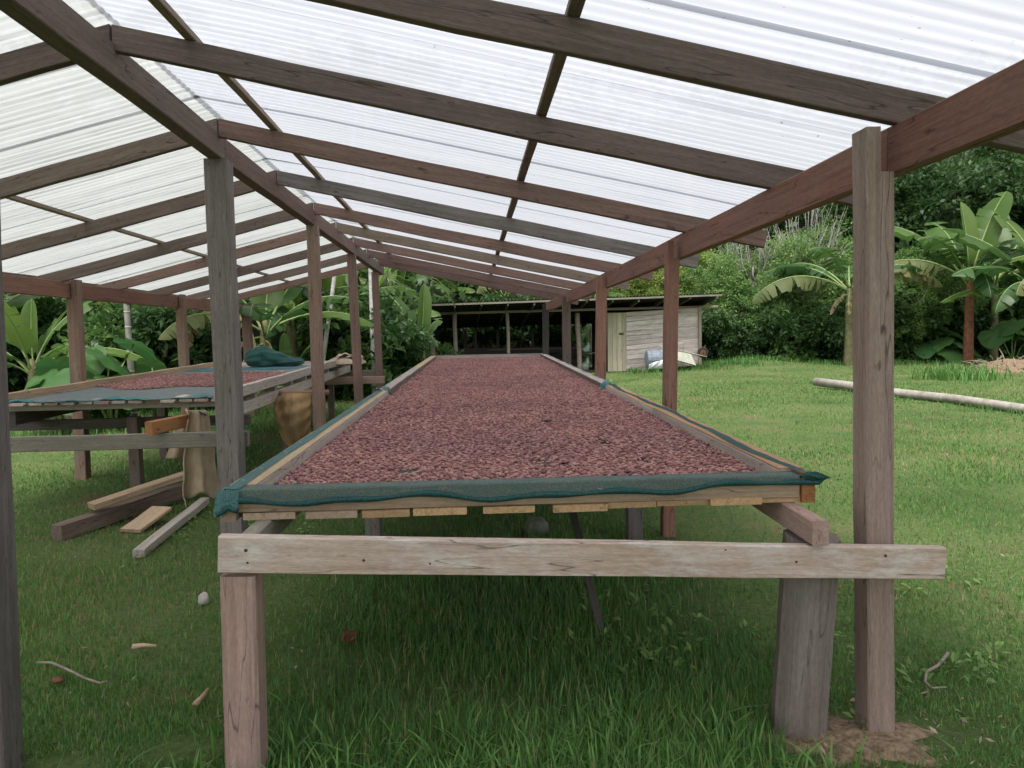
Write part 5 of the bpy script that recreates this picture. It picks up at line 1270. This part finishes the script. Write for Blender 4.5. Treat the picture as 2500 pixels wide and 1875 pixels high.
# brush pile at the right border
bp = atz(2470, 905, 0.0); pile = thing('brush_pile', (bp.x, bp.y, 0), 'pile of dry brown brush and roots at the right border of the lawn', 'brush pile')
V, Fc = [], []
for k in range(130):
    a = random.uniform(0, 6.28); rr = 1.5*random.random()**0.6; z = 0.55*(1-rr/1.6)*random.random()
    p = Vector((rr*math.cos(a), rr*math.sin(a)*0.7, z)); d = Vector((random.uniform(-1, 1), random.uniform(-0.6, 0.6), random.uniform(-0.25, 0.5))).normalized()*random.uniform(0.25, 0.7)
    v, f = tube_geo([p, p+d*0.5+Vector((0, 0, 0.06)), p+d], [0.022, 0.017, 0.008], 5, 0.2); b_ = len(V); V.extend(v); Fc.extend([tuple(x+b_ for x in q) for q in f])
o = link('twigs', mesh('twigs', V, Fc, M['twig'], True), pile, False); o['kind'] = 'stuff'
def heap(u, v):
    a = u*2*math.pi; k = v
    return Vector((1.5*k*math.cos(a), 1.05*k*math.sin(a), 0.42*(1-k*k)+0.08*mnoise.noise(Vector((math.cos(a)*k*3, math.sin(a)*k*3, 1)))-0.02))
grid('root_mass', heap, 24, 8, M['soil'], pile, world=False)
# litter of dead banana leaves and a rock pile under the left table's far side
for i, (px, py, kk) in enumerate(((70, 1035, 0), (165, 1030, 1), (235, 1038, 2))):
    p = atz(px, py, 0.0); root = thing('dead_leaf_heap', (p.x, p.y, 0), ('orange-brown dead banana leaves on the ground at the far left', 'brown dead banana leaves hanging down beside the grey rocks', 'curled orange dead leaf in the weeds right of the left row post')[i], 'dead leaves', 'dead banana leaves behind the left table')
    for q in range(4 if i < 2 else 2):
        o = bpy.data.objects.new('leaf', BL['dry']); COL.objects.link(o); o.parent = root; o.location = (random.uniform(-0.3, 0.3), 0.1*q, 0.35+0.05*q); o.rotation_euler = (random.uniform(-0.6, 0.6), random.uniform(-0.2, 0.4), random.uniform(0, 6.28)); o.scale = (0.4, 0.55, 0.45)
for i, (px, py, r_) in enumerate(((100, 1032, 0.22), (128, 1028, 0.26), (150, 1036, 0.18))):
    p = atz(px, py, 0.0); blob('grey_rock', (p.x, p.y+0.3, r_*0.7), r_, M['rock'], ('leftmost grey rock behind the left table', 'largest middle grey rock behind the left table', 'rightmost grey rock behind the left table')[i], 'rock', (1.1, 0.9, 0.9), 20+i)
p = atz(268, 1040, 0.0); t_ = thing('weed_shrub', (p.x, p.y, 0), 'low leafy weed beyond the left row post base', 'shrub'); t_.scale = (0.32,)*3
for nm, me_ in zip(('trunk', 'crown'), ARCH['shrub2']):
    o = bpy.data.objects.new(nm, me_); COL.objects.link(o); o.parent = t_
# hillside forest: one mass of leaves far behind
def forest():
    g = np.random.default_rng(77); n = 46000
    u = g.random(n); v = g.random(n)**1.3
    x = -95+205*u
    base = 34+6*np.sin(u*5.0)-np.where(x < -6, 11.0, np.clip(11-(x+6)*1.1, 0, None)*(x < 4))
    y = base+v*46-1.0; z = -0.6+24*v**0.75+g.random(n)*4.0*(0.3+v)+1.0+2.0*np.sin(x*0.5+3*np.sin(y*0.3))
    P = np.stack([x, y, z], 1)
    ax = g.normal(size=(n, 3)); ax[:, 2] -= 0.2; ax /= np.linalg.norm(ax, axis=1)[:, None]
    up = g.normal(size=(n, 3)); sd = np.cross(ax, up); sd /= np.linalg.norm(sd, axis=1)[:, None]
    l = g.uniform(0.35, 0.9, n)[:, None]
    V = np.stack([P, P+ax*l*0.5+sd*l*0.3, P+ax*l, P+ax*l*0.5-sd*l*0.3], 1).reshape(-1, 3)
    t = np.clip(0.4+0.25*np.sin(x*0.7+y*0.4)+g.normal(0, 0.15, n), 0, 1)
    o = link('hillside_forest', npmesh('hillside_forest', V, np.arange(n*4).reshape(n, 4), M['leaf_dark'], False, {'tint': np.repeat(t, 4)}))
    tag(o, 'dark green forest covering the hillside behind everything', 'forest', kind='stuff')
forest()
#--SPLIT--
# ================================================================== bare earth and grass
def soil_patch():
    def fn(u, v):
        a = u*2*math.pi; k = v*(0.50+0.30*mnoise.noise(Vector((math.cos(a)*2.2, math.sin(a)*2.2, 4)))+0.07*math.sin(a*5)+0.05*math.sin(a*11+1))
        x, y = 1.45+0.80*k*math.cos(a), 2.68+0.46*k*math.sin(a)
        return (x, y, ground_h(x, y)+0.030*(1-v)**0.8-0.016*v*v+0.012*mnoise.noise(Vector((x*14, y*14, 0)))*(1-v))
    o = grid('soil_patch', fn, 40, 14, M['soil']); tag(o, kind='structure')
soil_patch()
SOIL = [(1.42, 2.68, 0.36, 0.22), (1.75, 2.70, 0.22, 0.14), (-1.15, 2.85, 0.16, 0.1), (-1.6, 2.75, 0.2, 0.12)]
def blades(x, y, h, w, g, bend=0.55, tint=None, seg=2):
    n = len(x); az = g.uniform(0, 2*math.pi, n); d = np.stack([np.cos(az), np.sin(az), np.zeros(n)], 1)
    fz = az+math.pi/2+g.normal(0, 0.5, n); s = np.stack([np.cos(fz), np.sin(fz), np.zeros(n)], 1)
    z0 = np.zeros(n)
    P = np.stack([x, y, z0-0.01], 1); b = g.uniform(0.15, 1.0, n)*bend
    rows = []
    for k in range(seg+1):
        t = k/seg
        c = P+np.array([0, 0, 1.0])*(h*t*(1-0.35*b*t))[:, None]+d*(h*b*t*t)[:, None]
        ww = (w*(1-t)**0.6*0.5 if k < seg else w*0)[:, None]
        rows.append((c-s*ww, c+s*ww) if k < seg else (c,))
    V = np.concatenate([np.stack([q for r in rows for q in r], 1)], 1)      # n, 2*seg+1, 3
    m = 2*seg+1; base = np.arange(n)[:, None]*m
    quads = [np.concatenate([base+2*k, base+2*k+1, base+2*k+3, base+2*k+2], 1) for k in range(seg-1)]
    tri = np.concatenate([base+2*(seg-1), base+2*(seg-1)+1, base+2*seg], 1)
    return V.reshape(-1, 3), quads, tri, np.repeat(tint, m)
def patchy(x, y, f, ph=0.0):
    return 0.5+0.25*np.sin(x*f*1.0+1.7*np.sin(y*f*0.8+ph))+0.25*np.sin(y*f*1.3+1.3*np.sin(x*f*0.7+2+ph))
def grass():
    g = np.random.default_rng(31); Vs, Ts, tints, off = [], [], [], 0
    def emit(x, y, h, w, tint, bend=0.55, seg=2):
        nonlocal off
        keep = np.ones(len(x), bool)
        for (sx, sy, rx, ry) in SOIL: keep &= (((x-sx)/rx)**2+((y-sy)/ry)**2) > g.uniform(0.2, 1.9, len(x))
        keep &= g.random(len(x)) < (0.30+0.7*np.clip(patchy(x, y, 2.3)*1.5-0.1+0.5*(patchy(x, y, 6.1, 3.0)-0.5), 0, 1))
        x, y, h, w, tint = x[keep], y[keep], h[keep], w[keep], tint[keep]
        V, quads, tri, tt = blades(x, y, h, w, g, bend, tint, seg)
        gh = np.array([ground_h(a, b_) for a, b_ in zip(x, y)]) if len(x) < 60000 else None
        Z = np.repeat(gh, 2*seg+1) if gh is not None else 0
        V[:, 2] += Z
        for q in quads:
            Ts.append(np.concatenate([q[:, [0, 1, 2]], q[:, [0, 2, 3]]])+off)
        Ts.append(tri+off); Vs.append(V); tints.append(tt); off += len(V)
    def zone(n, y0, y1, xl, xr, h, w, tm, pw=1.5, bend=0.55):
        # denser towards the camera
        t = g.random(n); y = (y0**(1-pw)+t*(y1**(1-pw)-y0**(1-pw)))**(1/(1-pw)); x = g.uniform(0, 1, n); L_, R_ = xl(y), xr(y); x = L_+x*(R_-L_)
        hh = h(x, y)*g.uniform(0.45, 1.25, n); ww = w(y)*g.uniform(0.7, 1.3, n)
        tt = np.clip(tm(x, y)+g.normal(0, 0.13, n), 0, 0.86); tt = np.where(g.random(n) < 0.03+0.22*np.clip(0.9-1.6*patchy(x, y, 0.8, 4.0), 0, 1), 0.95, tt)
        for c in range(0, n, 55000): emit(x[c:c+55000], y[c:c+55000], hh[c:c+55000], ww[c:c+55000], tt[c:c+55000], bend)
    def hgt(x, y):
        under = np.exp(-((x-0.2)/1.1)**6-((y-4.2)/2.0)**6); front = np.exp(-((x-0.25)/0.9)**4-((y-2.55)/0.35)**4)
        return 0.030+0.030*patchy(x, y, 1.7)+0.070*under+0.05*front+0.02*np.exp(-((x+2.6)/1.0)**4-((y-5.5)/1.6)**4)
    def tm(x, y):
        lawn = np.clip((x-1.6)/1.5, 0, 1)*0.05+np.clip((y-9)/8, 0, 1)*0.16+0.20*np.clip((-x-0.6)/1.0, 0, 1)  # last term pales the grass left of the table, standing in for brighter light
        return 0.33+0.24*patchy(x, y, 1.1, 1.0)+0.30*(patchy(x, y, 0.45, 2.0)-0.5)+0.14*(patchy(x, y, 3.7, 5.0)-0.5)+lawn
    zone(165000, 2.3, 7.0, lambda y: -0.95*y-0.6, lambda y: 0.95*y+0.6, hgt, lambda y: 0.0040+0.0007*y, tm, 1.6)
    zone(70000, 7.0, 14.0, lambda y: -0.85*y, lambda y: 0.9*y, lambda x, y: 0.038+0.03*patchy(x, y, 1.2), lambda y: 0.008+0.0006*y, tm, 1.5)
    zone(75000, 14.0, 34.0, lambda y: -0.80*y, lambda y: 0.86*y, lambda x, y: 0.05+0.035*patchy(x, y, 0.9), lambda y: 0.016+0.0005*y, tm, 1.3)
    # long broad blades in front of the table
    n = 1900; x = g.normal(0.15, 0.58, n); y = 2.38+np.abs(g.normal(0, 0.24, n)); h = g.uniform(0.07, 0.19, n); w = g.uniform(0.009, 0.019, n); emit(x, y, h, w, np.clip(g.normal(0.74, 0.10, n), 0, 0.82), 1.1, 4)
    n = 900; x = g.uniform(-2.6, 2.6, n); y = g.uniform(2.4, 6.0, n); emit(x, y, g.uniform(0.08, 0.2, n), g.uniform(0.004, 0.008, n), np.clip(g.normal(0.55, 0.2, n), 0, 0.95), 0.9, 4)
    # tufts along the hedge, the hut and the pole
    n = 9000; x = g.uniform(6, 24, n); y = 28.6+g.normal(0.8, 0.7, n)+np.where(x < 11, -1.2, 0.8); emit(x, y, g.uniform(0.08, 0.32, n), np.full(n, 0.03), np.clip(g.normal(0.45, 0.15, n), 0, 0.8), 0.7)
    n = 5000; x = g.uniform(-11, -2, n); y = g.uniform(12.5, 17, n); emit(x, y, g.uniform(0.08, 0.22, n), np.full(n, 0.018), np.clip(g.normal(0.5, 0.15, n), 0, 0.8), 0.7)
    n = 3000; t = g.random(n); x = 9.85+g.normal(0, 0.22, n); y = 12+t*8.5; emit(x, y, g.uniform(0.06, 0.2, n), np.full(n, 0.014), np.clip(g.normal(0.5, 0.15, n), 0, 0.8), 0.8)
    # weedy tuft in front of the red banana stem
    n = 700; c = atz(2345, 925, 0); x = c.x+g.normal(0, 0.5, n); y = c.y+g.normal(0, 0.5, n); emit(x, y, g.uniform(0.2, 0.7, n), np.full(n, 0.035), np.clip(g.normal(0.6, 0.15, n), 0, 0.8), 0.8, 3)
    o = link('grass', npmesh('grass', np.concatenate(Vs), np.concatenate(Ts), M['grass'], False, {'tint': np.concatenate(tints)}))
    tag(o, 'rough green lawn grass growing all over the clearing', 'grass', kind='stuff')
grass()
# broad-leaved creeping weeds among the grass
def weeds():
    g = np.random.default_rng(5); cl = []
    for (x, y, rx, ry, n) in ((0.95, 3.6, 0.45, 0.5, 26), (1.9, 3.2, 0.5, 0.4, 14), (-2.3, 6.5, 0.8, 0.6, 14), (-1.9, 8.6, 0.5, 0.8, 12), (2.6, 4.2, 0.8, 0.8, 16)):
        for k in range(n): cl.append((x+g.normal(0, rx*0.6), y+g.normal(0, ry*0.6), 0.03, g.uniform(0.05, 0.11)))
    me = crown_mesh('ground_weeds', np.array(cl), 16, 0.05, 0.022, M['leaf_fine'], 3, updir=1.5, tint_mid=0.55)
    o = link('ground_weeds', me); tag(o, 'small broad-leaved weeds scattered through the grass near the tables', 'weeds', kind='stuff')
weeds()

# dry leaf bits, chips and dead blades lying in the turf
def litter():
    g = np.random.default_rng(12); n = 1500
    y = 2.3+6.5*g.random(n)**1.6; x = g.uniform(-1, 1, n)*(0.8*y+0.4)
    k = n//4; x[:k] = 1.5+g.normal(0, 0.42, k); y[:k] = 2.68+g.normal(0, 0.26, k)
    z = np.array([ground_h(a, b_) for a, b_ in zip(x, y)])+g.uniform(0.015, 0.05, n); z[:k] = g.uniform(0.012, 0.04, k)
    P = np.stack([x, y, z], 1); az = g.uniform(0, 6.28, n); ax = np.stack([np.cos(az), np.sin(az), g.normal(0, 0.2, n)], 1)
    sd = np.stack([-np.sin(az), np.cos(az), g.normal(0, 0.3, n)], 1); l = (0.005+0.02*g.random(n)**3)[:, None]; w = l*g.uniform(0.08, 0.4, n)[:, None]
    V = np.stack([P-ax*l, P+sd*w, P+ax*l, P-sd*w], 1).reshape(-1, 3)
    o = link('ground_litter', npmesh('ground_litter', V, np.arange(n*4).reshape(n, 4), M['litter'], False, {'tint': np.repeat(g.random(n), 4)}))
    tag(o, 'dry leaf bits and straw scattered in the turf', 'litter', kind='stuff')
M['litter'] = leafmat('dry_litter', (0.13, 0.095, 0.055), (0.38, 0.32, 0.21), trans=0.1, rough=0.9, attr=True, gain=1.0)
litter()
